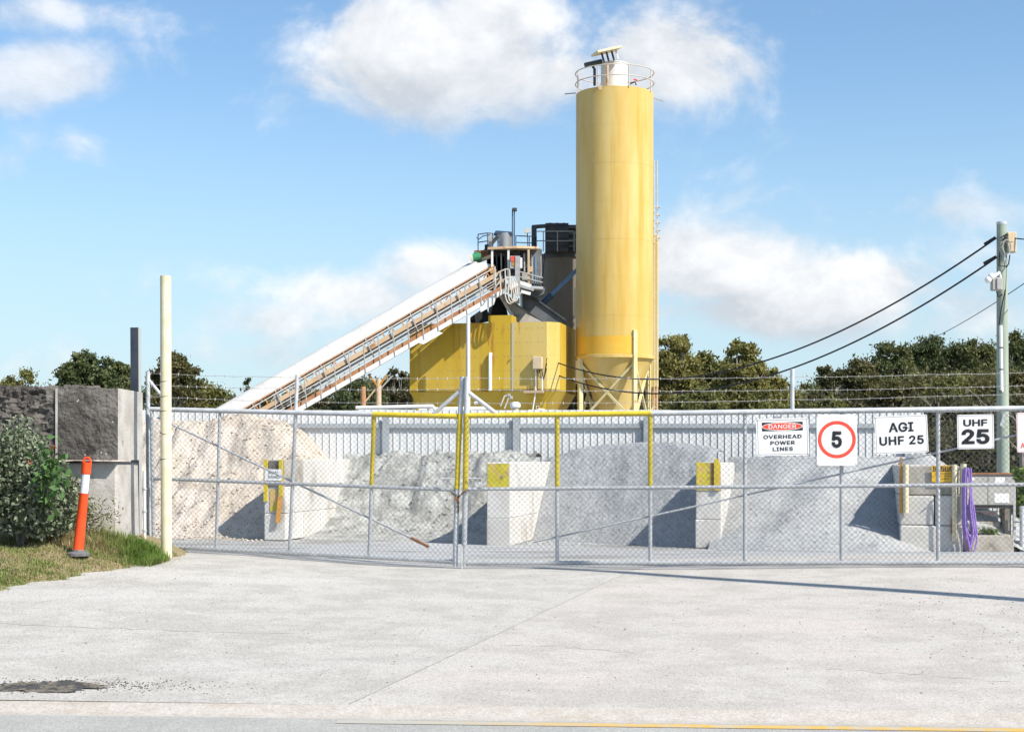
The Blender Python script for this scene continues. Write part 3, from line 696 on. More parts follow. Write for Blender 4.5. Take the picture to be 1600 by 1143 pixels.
for k in range(6): link(mb, GL(718, 782 + k * 3.2) + nL * .055, Vector((0, 0, 1)), dL if k % 2 else nL)
mb.build('links', m_chain, ch)
pl = MB().bbox(GL(716, 779) + nL * .075, .045, .022, .045, 0, .006).build('padlock_body', m_rust, ch)
hp = thing('hinge_post', 'grey hinge post with a diagonal stay, between block wall and cream pole', 'post', (-4.70, 20.0, .1))
HP, _, _ = plane_hit(Vector((-5, 20.0, 0)), Vector((5, 20.0, 0)))
MB().tube([HP(232, 870), HP(231, 580)], .029, 12).build('post', m_galv, hp, True)
MB().tube([HP(232, 593), HP(256, 622)], .021, 10).build('stay', m_galv, hp, True)
cd = thing('conduit', 'thin grey conduit pipe rising from the grass by the block wall end', 'pipe', (-4.66, 19.5, .2))
CDp, _, _ = plane_hit(Vector((-5, 19.5, 0)), Vector((5, 19.5, 0)))
MB().tube([CDp(226, 846), CDp(225.5, 736)], .022, 10).build('pipe', m_white, cd, True)
for y_ in (830, 800, 765): MB().tube([CDp(226, y_), CDp(226, y_ - 3)], .029, 10).build('clip', m_steel_pale, cd, True)

# ------------------------------------------------------------------ signs on the right leaf
def rounded(w, h, r, k=5):
    pts = []
    for (sx, sy, a0) in ((1, 1, 0), (-1, 1, 90), (-1, -1, 180), (1, -1, 270)):
        for q_ in np.linspace(a0, a0 + 90, k): pts.append((sx * (w / 2 - r) + r * math.cos(R(q_)), sy * (h / 2 - r) + r * math.sin(R(q_))))
    return pts
class Plate:
    def __init__(s, name, label, c, w, h, rt, n, mat, tilt=0., r=.012, th=.004):
        s.c, s.n = Vector(c), Vector(n).normalized(); rt = Vector(rt).normalized(); up0 = Vector((0, 0, 1))
        s.r = (rt * math.cos(tilt) + up0 * math.sin(tilt)).normalized(); s.u = s.n.cross(s.r).normalized()
        if s.u.z < 0: s.u = -s.u
        s.o = thing(name, label, 'sign', tuple(s.c - s.u * h / 2)); s.w, s.h = w, h
        MB().prism([s.at(x, y, 0) for x, y in rounded(w, h, r)], s.n * -th).build('plate', mat, s.o)
    def at(s, x, y, z): return s.c + s.r * x + s.u * y + s.n * z
    def ring(s, out, inn, mat, name, z=.0012):
        k = len(out); vs = [s.at(x, y, z) for x, y in out] + [s.at(x, y, z) for x, y in inn]; vs2 = [p - s.n * .0009 for p in vs]; mb = MB()
        n2 = 2 * k; mb.add(vs + vs2, [(i, (i + 1) % k, k + (i + 1) % k, k + i) for i in range(k)] + [(i, (i + 1) % k, n2 + (i + 1) % k, n2 + i) for i in range(k)] + [(k + i, k + (i + 1) % k, n2 + k + (i + 1) % k, n2 + k + i) for i in range(k)])
        return mb.build(name, mat, s.o)
    def border(s, inset, t_, mat, r=.012): return s.ring([(x, y) for x, y in rounded(s.w - 2 * inset, s.h - 2 * inset, r)], [(x, y) for x, y in rounded(s.w - 2 * inset - 2 * t_, s.h - 2 * inset - 2 * t_, max(r - t_, .003))], mat, 'border')
    def fill(s, poly, mat, name, z): return MB().prism([s.at(x, y, z) for x, y in poly], s.n * -.0008).build(name, mat, s.o)
    def text(s, body, w, h, x, y, mat, z=.0016, bold=0., name='lettering', space=1.): return text_mesh(body, w, h, s.at(x, y, z), s.r, s.u, mat, s.o, name, bold, space=space)
    def ties(s, inset=.022):
        for sx in (-1, 1):
            for sy in (-1, 1):
                a = s.at(sx * (s.w / 2 - inset), sy * (s.h / 2 - inset), .003); b = s.at(sx * (s.w / 2 + .012), sy * (s.h / 2 + .012), .002)
                MB().tube([a, (a + b) / 2 + s.n * .004, b, b - s.n * .03], .0022, 5).build('wire_tie', m_chain, s.o)
def ellipse(a, b, k=40): return [(a * math.cos(q_), b * math.sin(q_)) for q_ in np.linspace(0, 2 * math.pi, k, endpoint=False)]
SO = .062
def size_at(G, x0, x1, y0, y1):
    a, b = G((x0 + x1) / 2, (y0 + y1) / 2, 0), None; s_ = FPX / a.y; return (x1 - x0) / s_, (y1 - y0) / s_, a
def gsign(name, label, x0, x1, y0, y1, mat=None, tilt=0., r=.012):
    w, h, c = size_at(GR, x0, x1, y0, y1); return Plate(name, label, c + nR * SO, w, h, dR, nR, mat or m_sign, tilt, r)
s = gsign('warning_sign', 'white warning sign reading danger overhead power lines with red oval', 1182, 1262.5, 653.5, 711.5, tilt=R(.8))
W, H = s.w, s.h; s.border(.016, .0035, m_ink)
s.fill([(-W * .39, H * .40), (W * .39, H * .40), (W * .39, H * .165), (-W * .39, H * .165)], m_ink, 'black_panel', .0012)
def shift(p, x, y): return [(a + x, b + y) for a, b in p]
s.fill(shift(ellipse(W * .39, H * .113), 0, H * .283), m_sign, 'oval_rim', .0022); s.fill(shift(ellipse(W * .375, H * .095), 0, H * .283), m_signred, 'red_oval', .0032)
s.text('DANGER', W * .53, H * .115, 0, H * .283, m_sign, .0045, .012)
for body, w, y in (('OVERHEAD', .73, .01), ('POWER', .47, -.155), ('LINES', .385, -.32)): s.text(body, W * w, H * .105, 0, H * y, m_ink, .0022, .045, space=1.1)
s.ties()
s = gsign('speed_sign', 'white speed limit sign with a red ring around the number five', 1276, 1337.5, 647.5, 727, r=.004)
W, H = s.w, s.h; s.ring(shift(ellipse(W * .473, W * .473, 64), 0, H * .01), shift(ellipse(W * .385, W * .385, 64), 0, H * .01), m_signred, 'red_ring')
s.text('5', W * .255, H * .325, 0, H * .012, m_ink, .002, .06); s.ties(.02)
s = gsign('radio_sign', 'white sign reading AGI UHF 25, tilted slightly', 1367, 1447.5, 649, 708, tilt=R(2.0))
W, H = s.w, s.h; s.border(.012, .003, m_ink); s.text('AGI', W * .47, H * .255, 0, H * .195, m_ink, .0022, .045, space=1.05); s.text('UHF 25', W * .84, H * .235, 0, H * -.155, m_ink, .0022, .045, space=1.05); s.ties(.018)
s = gsign('radio_sign', 'small nearly square white sign reading UHF 25 in two lines', 1495, 1550.5, 647.5, 701, tilt=R(.4))
W, H = s.w, s.h; s.border(.011, .003, m_ink); s.text('UHF', W * .66, H * .20, 0, H * .26, m_ink, .0022, .05); s.text('25', W * .76, H * .44, 0, H * -.14, m_ink, .0022, .06); s.ties(.018)
s = gsign('red_bordered_sign', 'white sign with red border cut off by the right edge', 1588, 1650, 644, 706, tilt=R(.6))
W, H = s.w, s.h; s.border(.008, .004, m_signred); s.text('A', .055, .062, -W * .36, -H * .33, m_signred, .0022, .03); s.ties(.014)
# street pole that stands beyond the right edge and throws its long shadow on the driveway
SPX, SPY = 9.50, 11.72
sp = thing('street_pole', 'round timber pole standing beside the driveway to the right', 'pole', (SPX, SPY, gz(SPX, SPY) - .1))
MB().tube([(SPX, SPY, gz(SPX, SPY) - .2), (SPX, SPY, 11.6)], [.15, .11], 20).build('shaft', m_pole, sp, True)

# ------------------------------------------------------------------ storage bins: block walls and heaps
TH = R(12.0); CT, ST = math.cos(TH), math.sin(TH); BX, BY = -.55, 33.1; YAW = -TH
def B(u, v, z=0.): return Vector((BX + u * CT + v * ST, BY - u * ST + v * CT, z))
def bin_wall(label, u0, v0, ztop, wid, n, first_mats=None):
    o = thing('bin_wall', label, 'block wall', tuple(B(u0 + wid / 2, v0 + 2, ztop - 1.8)), 'concrete block walls between the storage bins')
    for c in range(3):
        z0 = ztop - .6 * (c + 1); v = v0; L = 1.2 if c != 1 else .6; k = 0
        while v < v0 + n:
            l = min(L, v0 + n - v + .001)
            if l > .15:
                mat = first_mats[c] if (k == 0 and first_mats) else m_block
                MB().bbox(B(u0 + wid / 2 + random.uniform(-.008, .008), v + l / 2, z0 + .3), wid, l - .006, .596, YAW, .016, .006).build('concrete_block', mat, o)
            v += l; L = 1.2; k += 1
    return o
def face_panel(o, u0, v0, wid, z0, z1, mat, name, th=.006):
    """thin painted coat on a block's front face"""
    return MB().box(B(u0 + wid / 2, v0 - th / 2 - .004, (z0 + z1) / 2), wid, th, z1 - z0, YAW).build(name, mat, o)
U1, V1, U2, V2, U3, V3, U4, V4 = -5.130, 0.122, -0.002, 0.003, 4.470, 0.268, 8.622, -0.550
ZT1, ZT2, ZT3, ZT4 = 1.262, 1.205, 1.20, 1.15
w1 = bin_wall('block wall left end with MAN SAND sign and rusty yellow bars', U1, V1, ZT1, .5, 5.2, (m_block_worn, m_block, m_block))
w2 = bin_wall('block wall in the middle with faded letters on its yellow end block', U2, V2, ZT2, .52, 5.0)
w3 = bin_wall('block wall with a bare yellow end block, between the two gravel heaps', U3, V3, ZT3, .54, 4.3)

# painted ends, bars and signs of the walls
face_panel(w2, U2 + .02, V2, .48, ZT2 - .57, ZT2 - .03, m_block_yellow, 'yellow_paint')
face_panel(w3, U3 + .02, V3, .50, ZT3 - .58, ZT3 + .0, m_block_yellow, 'yellow_paint')
fu = Vector((CT, -ST, 0))
pass
MB().box(B(U3 + .05, V3 - .03, ZT3 - .22), .05, .05, .5, YAW).build('corner_bar', m_ypaint, w3)
MB().box(B(U3 + .44, V3 - .03, ZT3 - .25), .10, .05, .66, YAW).build('corner_bar', m_ypaint, w3)
MB().box(B(U3 + .355, V3 - .012, ZT3 - .28), .05, .012, .56, YAW).build('rusty_strip', m_rust, w3)
for du, z0, z1, m in ((.06, ZT1 - .93, ZT1 + .0, m_ypaint), (.42, ZT1 - .80, ZT1 + .0, m_ypaint)):
    MB().box(B(U1 + du, V1 - .035, (z0 + z1) / 2), .085, .05, z1 - z0, YAW).build('flat_bar', m, w1)
MB().beam(B(U1 + .41, V1 - .05, ZT1 - .80), B(U1 + .36, V1 - .07, ZT1 - 1.40), .10, .03, (0, -1, 0)).build('rusty_bar', m_bracket, w1)
face_panel(w1, U1 + .13, V1, .24, ZT1 - .45, ZT1 - .03, m_block_dark, 'dark_stain')
face_panel(w1, U1 + .15, V1, .17, ZT1 - 1.15, ZT1 - .66, m_block_yellow, 'paint_patch')
nB = Vector((-ST, -CT, 0))
s = Plate('bin_sign', 'small white sign reading MAN SAND on the yellow barred wall end', B(U1 + .25, V1 - .075, 1.3 - 26.5 / 70.2), .40, .25, fu, nB, m_sign, R(-1), .005)
s.text('MAN', .22, .075, .0, .05, m_ink, .002, .015); s.text('SAND', .27, .07, .01, -.045, m_ink, .002, .015)
# wide fourth wall: two blocks across
w4 = thing('bin_wall', 'wide block wall end with CAUTION sign and cream corner pipes', 'block wall', tuple(B(U4 + .6, V4 + .6, ZT4 - 1.8)), 'concrete block walls between the storage bins')
def w4b(u0, u1, v0, v1, c, mat=m_block): MB().bbox(B((u0 + u1) / 2, (v0 + v1) / 2, ZT4 - .6 * c - .3), u1 - u0 - .012, v1 - v0 - .012, .588, YAW, .022, .006).build('concrete_block', mat, w4)
w4b(U4 + .06, U4 + 1.16, V4 + .03, V4 + .63, 0, m_block_worn); w4b(U4, U4 + .66, V4, V4 + .6, 1); w4b(U4 + .68, U4 + 1.22, V4, V4 + .6, 1); w4b(U4, U4 + 1.22, V4 - .03, V4 + .6, 2)
for c in range(3):
    v = V4 + .62 + (0 if c != 1 else -.0)
    for k in range(5): w4b(U4, U4 + .58, v + 1.2 * k, v + 1.2 * k + 1.2, c)
    for k in range(1): w4b(U4 + .62, U4 + 1.2, v, v + 1.2, c)
def pipe4(u, z0, z1, r, mat=m_cream, dv=.07):
    return MB().tube([B(u, V4 - dv, z0), B(u, V4 - dv, z1)], r, 14).build('corner_pipe', mat, w4, True)
pipe4(U4 + .115, ZT4 - .95, ZT4 + .02, .055); pipe4(U4 + 1.05, ZT4 - 1.5, ZT4 + .02, .052); pipe4(U4 + 1.22, ZT4 - .98, ZT4 + .03, .06)
MB().box(B(U4 + .02, V4 - .05, ZT4 - .4), .06, .03, 1.1, YAW).build('rusty_strip', m_bracket, w4)
MB().box(B(U4 + 1.03, V4 - .06, ZT4 - 1.2), .10, .07, .3, YAW).build('rusty_strip', m_rust, w4)
s = Plate('caution_sign', 'yellow and black CAUTION sign on the wide block wall end', B(U4 + .845, V4 - .03, 1.3 - 24.5 / 78), .455, .33, fu, nB, m_signyel, R(.5), .008)
s.fill([(-.205, .145), (.205, .145), (.205, .045), (-.205, .045)], m_ink, 'black_panel', .0012); s.text('CAUTION', .38, .075, 0, .095, m_signyel, .0028, .02)
for y_, x0_, x1_ in ((.015, -.17, .17), (-.035, -.17, -.02), (-.035, .02, .17), (-.09, -.05, .1)): s.fill([(x0_, y_), (x1_, y_), (x1_, y_ - .025), (x0_, y_ - .025)], m_inkfade, 'worn_print', .0012)

def heap(name, label, cat, u0, u1, v0, v1, h, mat, nu, nv, base):
    uu, vv = np.meshgrid(np.linspace(u0, u1, nu), np.linspace(v0, v1, nv)); Z = np.empty_like(uu)
    for i in range(nv):
        for j in range(nu): Z[i, j] = h(uu[i, j], vv[i, j])
    X = BX + uu * CT + vv * ST; Y = BY - uu * ST + vv * CT
    G_ = ground_z(X, Y); Z = np.maximum(Z, G_ - .25)
    o = grid(name, X, Y, lambda a, b: Z, mat, None); tag(o, label, cat, 'heaps of sand and gravel in the bins'); b = B(*base, -.6)
    return top(o, b)
ip = lambda x, xs, zs: float(np.interp(x, xs, zs))
def sm(x, a, b): x = min(max((x - a) / (b - a), 0), 1); return x * x * (3 - 2 * x)
def h1(u, v):
    # steep dug face, rough top
    x = B(u, v).x
    toe = .55 + .25 * fbm(u * .9, 1.) + .22 * sm(u, -7, -5); t_ = v - toe
    topz = ip(u, [-12, -8, -6.9, -6.0, -5.0, -3], [2.15, 2.2, 2.35, 2.05, 1.95, 1.4]) + .16 * fbm(u * 1.7, v * 1.7, 2.) + .06 * fbm(u * 5, v * 5, 7.)
    topz = min(topz, 1.22 + 1.0 * max(0, U1 + .05 - u) + .08 * fbm(u * 4, v * 4, 3.))
    topz -= max(0, v - 3.8) * ip(u, [-7, -5], [.05, .12])
    z = -.62 + ip(t_, [-1.4, -.6, 0, .5, 1.1, 1.75, 2.2, 2.9, 6], [-.1, .0, .12, .55, 1.15, 1.62, 2.15, 2.95, 6])
    z += .13 * fbm(u * 2.2, v * 2.2, 4.) * sm(t_, 0, .5) + .05 * abs(fbm(u * 6, v * 6, 9.)) * sm(t_, 0, .5)
    z += .10 * (1 if fbm(u * 1.1 + 3, v * .2) > .12 + .25 * (t_ - 1.4) else 0) * sm(t_, 1.2, 1.35)
    return min(z, topz)
heap('sand_heap', 'high pale sand heap with a crumbling dug face behind left gate leaf', 'sand heap', -13, U1 + .1, -1.4, 6.0, h1, m_sand, 170, 130, (-7, 2))
def h2(u, v):
    z = ip(v + .12 * fbm(u * 1.5, 3.), [-.4, .6, 1.6, 2.6, 3.5, 4.1, 4.8, 6], [-.70, -.60, -.52, -.40, -.08, .62, 1.28, 1.42])
    k = sm(v, 2.2, 3.6)
    return z + k * (.15 * fbm(u * 1.9, v * 1.9 + z, 6.) + .10 * abs(fbm(u * 5, v * 5 + z * 3, 2.))) + .015 * fbm(u * 4, v * 4)
heap('sand_heap', 'dark grey clumpy crushed sand heap slumped against the fence', 'sand heap', U1 + .35, U2 + .1, -.5, 6.0, h2, m_msand, 130, 130, (-2.5, 4))
def h3(u, v):
    toe = ip(u, [0, .5, 2, 4.4, 5], [2.9, 2.4, 1.95, .75, .6]) + .03 * fbm(u * 2, 5.)
    topz = ip(u, [0, .6, 1.3, 2.2, 3.4, 4.3, 5.0], [1.28, 1.36, 1.58, 1.66, 1.68, 1.56, 1.4]) + .04 * fbm(u * 2, v * 2, 8.)
    t_ = v - toe; z = -.66 + t_ * .80 if t_ > 0 else -.66 + t_ * 2.
    d = topz - z; z = topz - .5 * (d + math.sqrt(d * d + .03)) if t_ > 0 else z
    return z + .018 * fbm(u * 9, v * 9, 3.) + .03 * fbm(u * 2.2, v * 2.2, 1.) * sm(t_, 0, .5)
heap('gravel_heap', 'smooth blue grey gravel heap in the bin between two yellow ended walls', 'gravel heap', U2 + .3, U3 + .2, -.2, 6.0, h3, m_gravel, 130, 130, (2.4, 3))
def h4(u, v):
    toe = ip(u, [4.4, 5.0, 6, 7.2, 8.2, 8.9, 9.6], [.1, -.55, -1.5, -1.95, -1.7, -1.1, -.3])
    t_ = v - toe; w_ = B(u, v); g_ = gz(w_.x, w_.y) if v < 1 else -.66; z = g_ - .03 + t_ * .32 if t_ > 0 else g_ - .03 + t_ * .35
    z += .10 * math.exp(-((u - 6.6 - .25 * v) / .5) ** 2) * sm(t_, .6, 2) - .05 * math.exp(-((u - 5.8 - .25 * v) / .35) ** 2) * sm(t_, .6, 2)
    topz = 1.30 + .05 * fbm(u * 1.5, v, 4.); z = min(z, topz)
    return z + .014 * fbm(u * 10, v * 10, 3.) + .035 * fbm(u * 1.6, v * 1.6, 1.) * sm(t_, 0, .6)
heap('gravel_heap', 'broad pale gravel heap spilling forward beside the CAUTION wall end', 'gravel heap', U3 + .3, 9.6, -2.4, 6.6, h4, m_gravel2, 150, 160, (7, 1))
dx_, dy_ = 9.05 - BX, 34.0 - BY; HU, HV = dx_ * CT - dy_ * ST, dx_ * ST + dy_ * CT
def h5(u, v):
    r = math.hypot(u - HU, v - HV); return 1.56 - .72 * math.sqrt(r * r + .03) + .02 * fbm(u * 8, v * 8)
heap('gravel_heap', 'small peaked gravel heap showing over the CAUTION wall end', 'gravel heap', U4 + .1, U4 + 3.6, .6, 6.0, h5, m_gravel2, 60, 80, (HU, HV))

# loose stones and clods lying on the heaps
def scatter(name, h, n, u0, u1, v0, v1, smin, smax, mat, seed, keep=lambda u, v: True):
    rs = random.Random(seed); ico = np.array([[0, 0, 1], [.9, 0, .1], [.2, .9, 0], [-.8, .3, .15], [-.3, -.9, 0], [.5, -.6, -.3], [0, 0, -.8]], float)
    tri = np.array([[0, 1, 2], [0, 2, 3], [0, 3, 4], [0, 4, 5], [0, 5, 1], [6, 2, 1], [6, 3, 2], [6, 4, 3], [6, 5, 4], [6, 1, 5]]); v_ = []; q_ = []
    while len(v_) < n:
        u, v = rs.uniform(u0, u1), rs.uniform(v0, v1)
        if not keep(u, v): continue
        w = B(u, v); z = max(h(u, v), gz(w.x, w.y)); s = smin + (smax - smin) * rs.random() ** 3; an = rs.random() * 6; c, k = math.cos(an), math.sin(an)
        p = ico * (s, s * rs.uniform(.6, 1), s * rs.uniform(.5, .9)) @ np.array([[c, k, 0], [-k, c, 0], [0, 0, 1]]) + (w.x, w.y, z + s * .2); q_.append(tri + 7 * len(v_)); v_.append(p)
    return np_obj(name, np.concatenate(v_), np.concatenate(q_), mat, kind='stuff')
scatter('gravel_stones', h3, 3200, U2 + .55, U3, .3, 4.6, .008, .03, m_gravel, 1)
scatter('gravel_stones', h4, 3200, U3 + .6, U4, -2.2, 4.6, .008, .028, m_gravel2, 2)
scatter('sand_clods', h1, 1500, -8.5, U1, .2, 4.5, .008, .06, m_sand, 3)
scatter('sand_clods', h2, 900, U1 + .6, U2, 2.2, 5.4, .01, .06, m_msand, 4)
scatter('sand_clods', h1, 500, -8.5, U1, -.3, 1., .01, .06, m_sand, 5)
# ------------------------------------------------------------------ ribbed steel fence behind the bins
FY, FZ1, FZ0 = 39.2, 2.52, -.62
fe = thing('sheet_fence', 'long pale grey ribbed steel sheet fence behind the sand and gravel', 'fence', (0, FY, FZ0))
SHW = .72; xr = (1443 - HX) / FPX * FY; ns = 36
for k in range(ns):
    x0 = xr - SHW * (k + 1); prof = []
    for r_ in range(4):
        xa = x0 + r_ * SHW / 4; prof += [(xa, 0), (xa + .146, 0), (xa + .151, -.023), (xa + .175, -.023)]
    prof.append((x0 + SHW + .004, 0)); mb = MB(); n = len(prof); dz = random.uniform(-.012, .012); dy = (k % 2) * .0015
    vs = [(x, FY + y + dy, FZ0) for x, y in prof] + [(x, FY + y + dy, FZ1 + dz) for x, y in prof] + [(x, FY + y + dy + .002, FZ0) for x, y in prof] + [(x, FY + y + dy + .002, FZ1 + dz) for x, y in prof]
    fs = [(i, i + 1, n + i + 1, n + i) for i in range(n - 1)] + [(2 * n + i, 3 * n + i, 3 * n + i + 1, 2 * n + i + 1) for i in range(n - 1)] + [(n + i, n + i + 1, 3 * n + i + 1, 3 * n + i) for i in range(n - 1)]
    mb.add(vs, fs).build('fence_sheet', m_fence, fe, recalc=False)
for k in range(8):
    x = (1010 - HX) / FPX * FY - 3.32 * (k - 2)
    MB().box((x, FY - .115, (FZ0 + 2.36) / 2), .17, .10, 2.36 - FZ0).build('fence_post', m_frail, fe)
MB().box((xr - 13, FY - .062, EYE + 50 / FPX * FY), 26, .05, .11).build('fence_rail', m_frail, fe)
MB().box((xr - 13, FY - .062, EYE - 30 / FPX * FY), 26, .05, .11).build('fence_rail', m_frail, fe)

# ------------------------------------------------------------------ cabinet, trough, hose on the right
cb = thing('switch_cabinet', 'grey two door metal cabinet with rusty top edge on concrete piers', 'cabinet', (9.8, 32.0, .36))
CBY = 31.7; CP, _, _ = plane_hit(Vector((0, CBY, 0)), Vector((5, CBY, 0)))
def pz(py, d): return EYE + (HY - py) / FPX * d
def px_(p, d): return (p - HX) / FPX * d
x0, x1 = px_(1508, CBY), px_(1585, CBY); z1, z0 = pz(741, CBY), pz(789, CBY)
MB().frame((x0, CBY, z0), (x1 - x0, 0, 0), (0, .5, 0), (0, 0, z1 - z0)).build('cabinet_body', m_greybox, cb)
xm = px_(1543, CBY)
MB().bbox(((x0 + xm) / 2, CBY - .011, (z0 + z1) / 2 - .01), xm - x0 - .012, .02, z1 - z0 - .05, 0, .004).build('door', m_greybox, cb)
dr_ = MB().bbox(((x1 + xm) / 2, CBY - .011, (z0 + z1) / 2 - .01), x1 - xm - .012, .02, z1 - z0 - .05, 0, .004).build('door', m_greybox, cb)
MB().frame((x0 - .03, CBY - .05, z1 + .002), (x1 - x0 + .06, 0, 0), (0, .6, 0), (0, 0, .03)).build('rusty_cap', m_rust, cb)
MB().box(((x1 + xm) / 2 + .01, CBY - .024, z0 + .15), .30, .004, .19).build('white_notice', m_sign, dr_)
MB().box(((x1 + xm) / 2 - .03, CBY - .024, z1 - .12), .2, .004, .13).build('white_notice', m_sign, dr_)
MB().box((x0 + .13, CBY - .024, z1 - .09), .1, .004, .05).build('white_notice', m_sign, cb)
MB().frame((px_(1571, CBY), CBY + .03, -.72), (.13, 0, 0), (0, .3, 0), (0, 0, z0 + .72)).build('timber_leg', m_bark, cb)
MB().frame((px_(1583, CBY), CBY - .02, -.72), (.05, 0, 0), (0, .06, 0), (0, 0, z1 + .6)).build('steel_leg', m_steel_pale, cb)
MB().frame((x0 - .02, CBY + .02, z0 - .06), (x1 - x0 + .04, 0, 0), (0, .4, 0), (0, 0, .05)).build('base_rail', m_block_dark, cb)
tr = thing('concrete_trough', 'low stained concrete trough under the grey cabinet', 'trough', (9.9, 31.3, -.66))
T0, T1 = px_(1517, 31.0), px_(1584, 31.0)
MB().bbox(((T0 + T1) / 2, 31.06, -.49), T1 - T0, .14, .46, 0, .02, .008).build('front_wall', m_block_worn, tr)
MB().bbox(((T0 + T1) / 2, 31.95, -.36), T1 - T0, .14, .70, 0, .02, .008).build('back_wall', m_block_worn, tr)
MB().bbox((T0 + .07, 31.5, -.49), .13, .74, .46, 0, .02, .006).build('side_wall', m_block_worn, tr)
MB().bbox((T1 - .07, 31.5, -.49), .13, .74, .46, 0, .02, .006).build('side_wall', m_block_worn, tr)
gy = 32.25; gt = thing('steel_grille', 'pale upright bar grille under the cabinet, behind the trough', 'grille', (9.9, gy, -.3))
for px in range(1523, 1572, 7): MB().tube([(px_(px, gy), gy, pz(838, gy)), (px_(px, gy), gy, pz(788, gy))], .011, 6).build('bar', m_steel_pale, gt)
MB().box((px_(1546, gy), gy, pz(792, gy)), .66, .02, .03).build('top_bar', m_steel_pale, gt); MB().box((px_(1546, gy), gy, pz(832, gy)), .66, .02, .03).build('bottom_bar', m_steel_pale, gt)
MB().tube([(px_(1566, gy), gy + .05, -.6), (px_(1566, gy), gy + .05, z0)], .05, 10).build('green_pipe', m_pole, gt, True)
hz_ = Plate('hazard_sign', 'narrow white sign with red HAZCHEM lettering on the pale grille', Vector((px_(1539, gy), gy - .03, pz(801.5, gy))), .47, .115, (1, 0, 0), (0, -1, 0), m_sign, R(.5), .004)
hz_.text('HAZCHEM', .40, .065, 0, 0, m_signred, .002, .0, space=1.1)
ho = thing('hose', 'coiled purple hose hanging from the side of the CAUTION wall end', 'hose', tuple(P(1512, 866, 30.3)))
rs = random.Random(4)
for k in range(7):
    d = 30.32 - .022 * k; xl = 1504 + (k % 4) * 2.2; low = 866 - (k % 3) * 9 - k * 2.; xr_ = 1526 - (k % 4) * 2.8
    pts = [P(xl + 2, 730, d), P(xl, 745, d), P(xl - .5, 790, d), P(xl + .5, 825, d), P(xl + 4, low - 12, d), P((xl + xr_) / 2 + 1, low, d), P(xr_ - 1, low - 14, d), P(xr_, 828, d), P(xr_ - 4, 795, d), P(1516 + (k % 3), 765, d), P(1513 + (k % 3) * 2, 731, d)]
    # smooth curve through the points
    out = []
    for i in range(len(pts) - 1):
        p0, p1, p2, p3 = pts[max(i - 1, 0)], pts[i], pts[i + 1], pts[min(i + 2, len(pts) - 1)]
        for q_ in np.linspace(0, 1, 6, endpoint=False):
            out.append(.5 * ((2 * p1) + (p2 - p0) * q_ + (2 * p0 - 5 * p1 + 4 * p2 - p3) * q_ ** 2 + (3 * p1 - p0 - 3 * p2 + p3) * q_ ** 3))
    MB().tube(out + [pts[-1]], .016, 8).build('coil', m_purple, ho, True)
MB().tube([P(1498, 732, 30.6), P(1508, 732, 30.2), P(1509, 728, 30.12)], .014, 8).build('hook', m_galv, ho)
ep = thing('fence_post', 'grey steel post at the right edge beside bright green vine', 'post', tuple(P(1597, 872, 31.5)))
MB().tube([P(1597, 872, 31.5), P(1597, 790, 31.5)], .05, 12).build('post', m_galv, ep, True)
for py in (815, 845): MB().tube([P(1583, py, 31.6), P(1660, py, 31.6)], .018, 8).build('rail', m_galv, ep, True)
shrub('vine', 'bright green leafy vine behind the right end of the cabinet', tuple(P(1603, 878, 33.0)), (.42, .5, 1.9), 2600, .15, .06, m_leaf_bright, 21, 8, cat='vine', clumps=30)
shrub('vine', 'bright green weed sprouting above the right end of the cabinet', tuple(P(1592, 760, 31.0)), (.22, .2, .36), 160, .12, .055, m_leaf_bright, 22, 6, cat='vine', clumps=9)
shrub('weed', 'few pale green weeds growing inside the trough', tuple(P(1547, 838, 31.5)), (.3, .14, .2), 130, .16, .02, m_leaf_bright, 23, 5, cat='weed', clumps=8)

# ------------------------------------------------------------------ the tall yellow silo
SX, SY, SR = 4.21, 63.0, 1.585
si = thing('cement_silo', 'tall yellow cement silo standing on braced legs', 'silo', (SX, SY, -.6))
def zpx(py, d): return EYE + (HY - py) / FPX * d
ZTOP, ZBOT = zpx(134, 61.45), zpx(552, 61.45); NC = 7; CH = (ZTOP - ZBOT) / NC
for i in range(NC):
    z0 = ZBOT + i * CH; r = SR + (.002 if i % 2 else 0)
    MB().lathe((SX, SY, 0), [(r, z0 + .006), (r, z0 + CH - .006)], 128).build('shell_course', m_silo, si, True)
    MB().lathe((SX, SY, 0), [(SR - .0015, z0 - .02), (SR - .0015, z0 + .02)], 128).build('weld_seam', m_silo, si, True)
MB().lathe((SX, SY, 0), [(SR - .01, ZTOP - .01), (SR - .01, ZTOP + .0), (.3, ZTOP + .12), (0, ZTOP + .13)], 96).build('roof', m_silo, si, True)
MB().lathe((SX, SY, 0), [(SR + .009, zpx(552, 61.45)), (SR + .009, zpx(524, 61.45))], 60, R(205), R(300)).build('repaint_band', m_silo_hot, si, True)
MB().lathe((SX, SY, 0), [(SR - .1, ZBOT - .15), (SR + .05, ZBOT - .15), (SR + .05, ZBOT - .03), (SR - .02, ZBOT), (SR - .1, ZBOT)], 96).build('ring_beam', m_silo, si, True)
MB().lathe((SX, SY, 0), [(SR - .03, ZBOT - .15), (.62, 3.15), (.2, 1.2), (.2, .9)], 96).build('cone', m_silo, si, True)
la = [R(206), R(296), R(26), R(116)]
lp = [Vector((SX + (SR + .02) * math.cos(a), SY + (SR + .02) * math.sin(a), 0)) for a in la]
for i, p in enumerate(lp):
    ztop = ZBOT + .95 if i == 1 else ZBOT - .12
    yaw = la[i]
    MB().box((p.x, p.y, (ztop - .6) / 2), .17, .17, ztop + .6, yaw).build('leg', m_silo_leg, si)
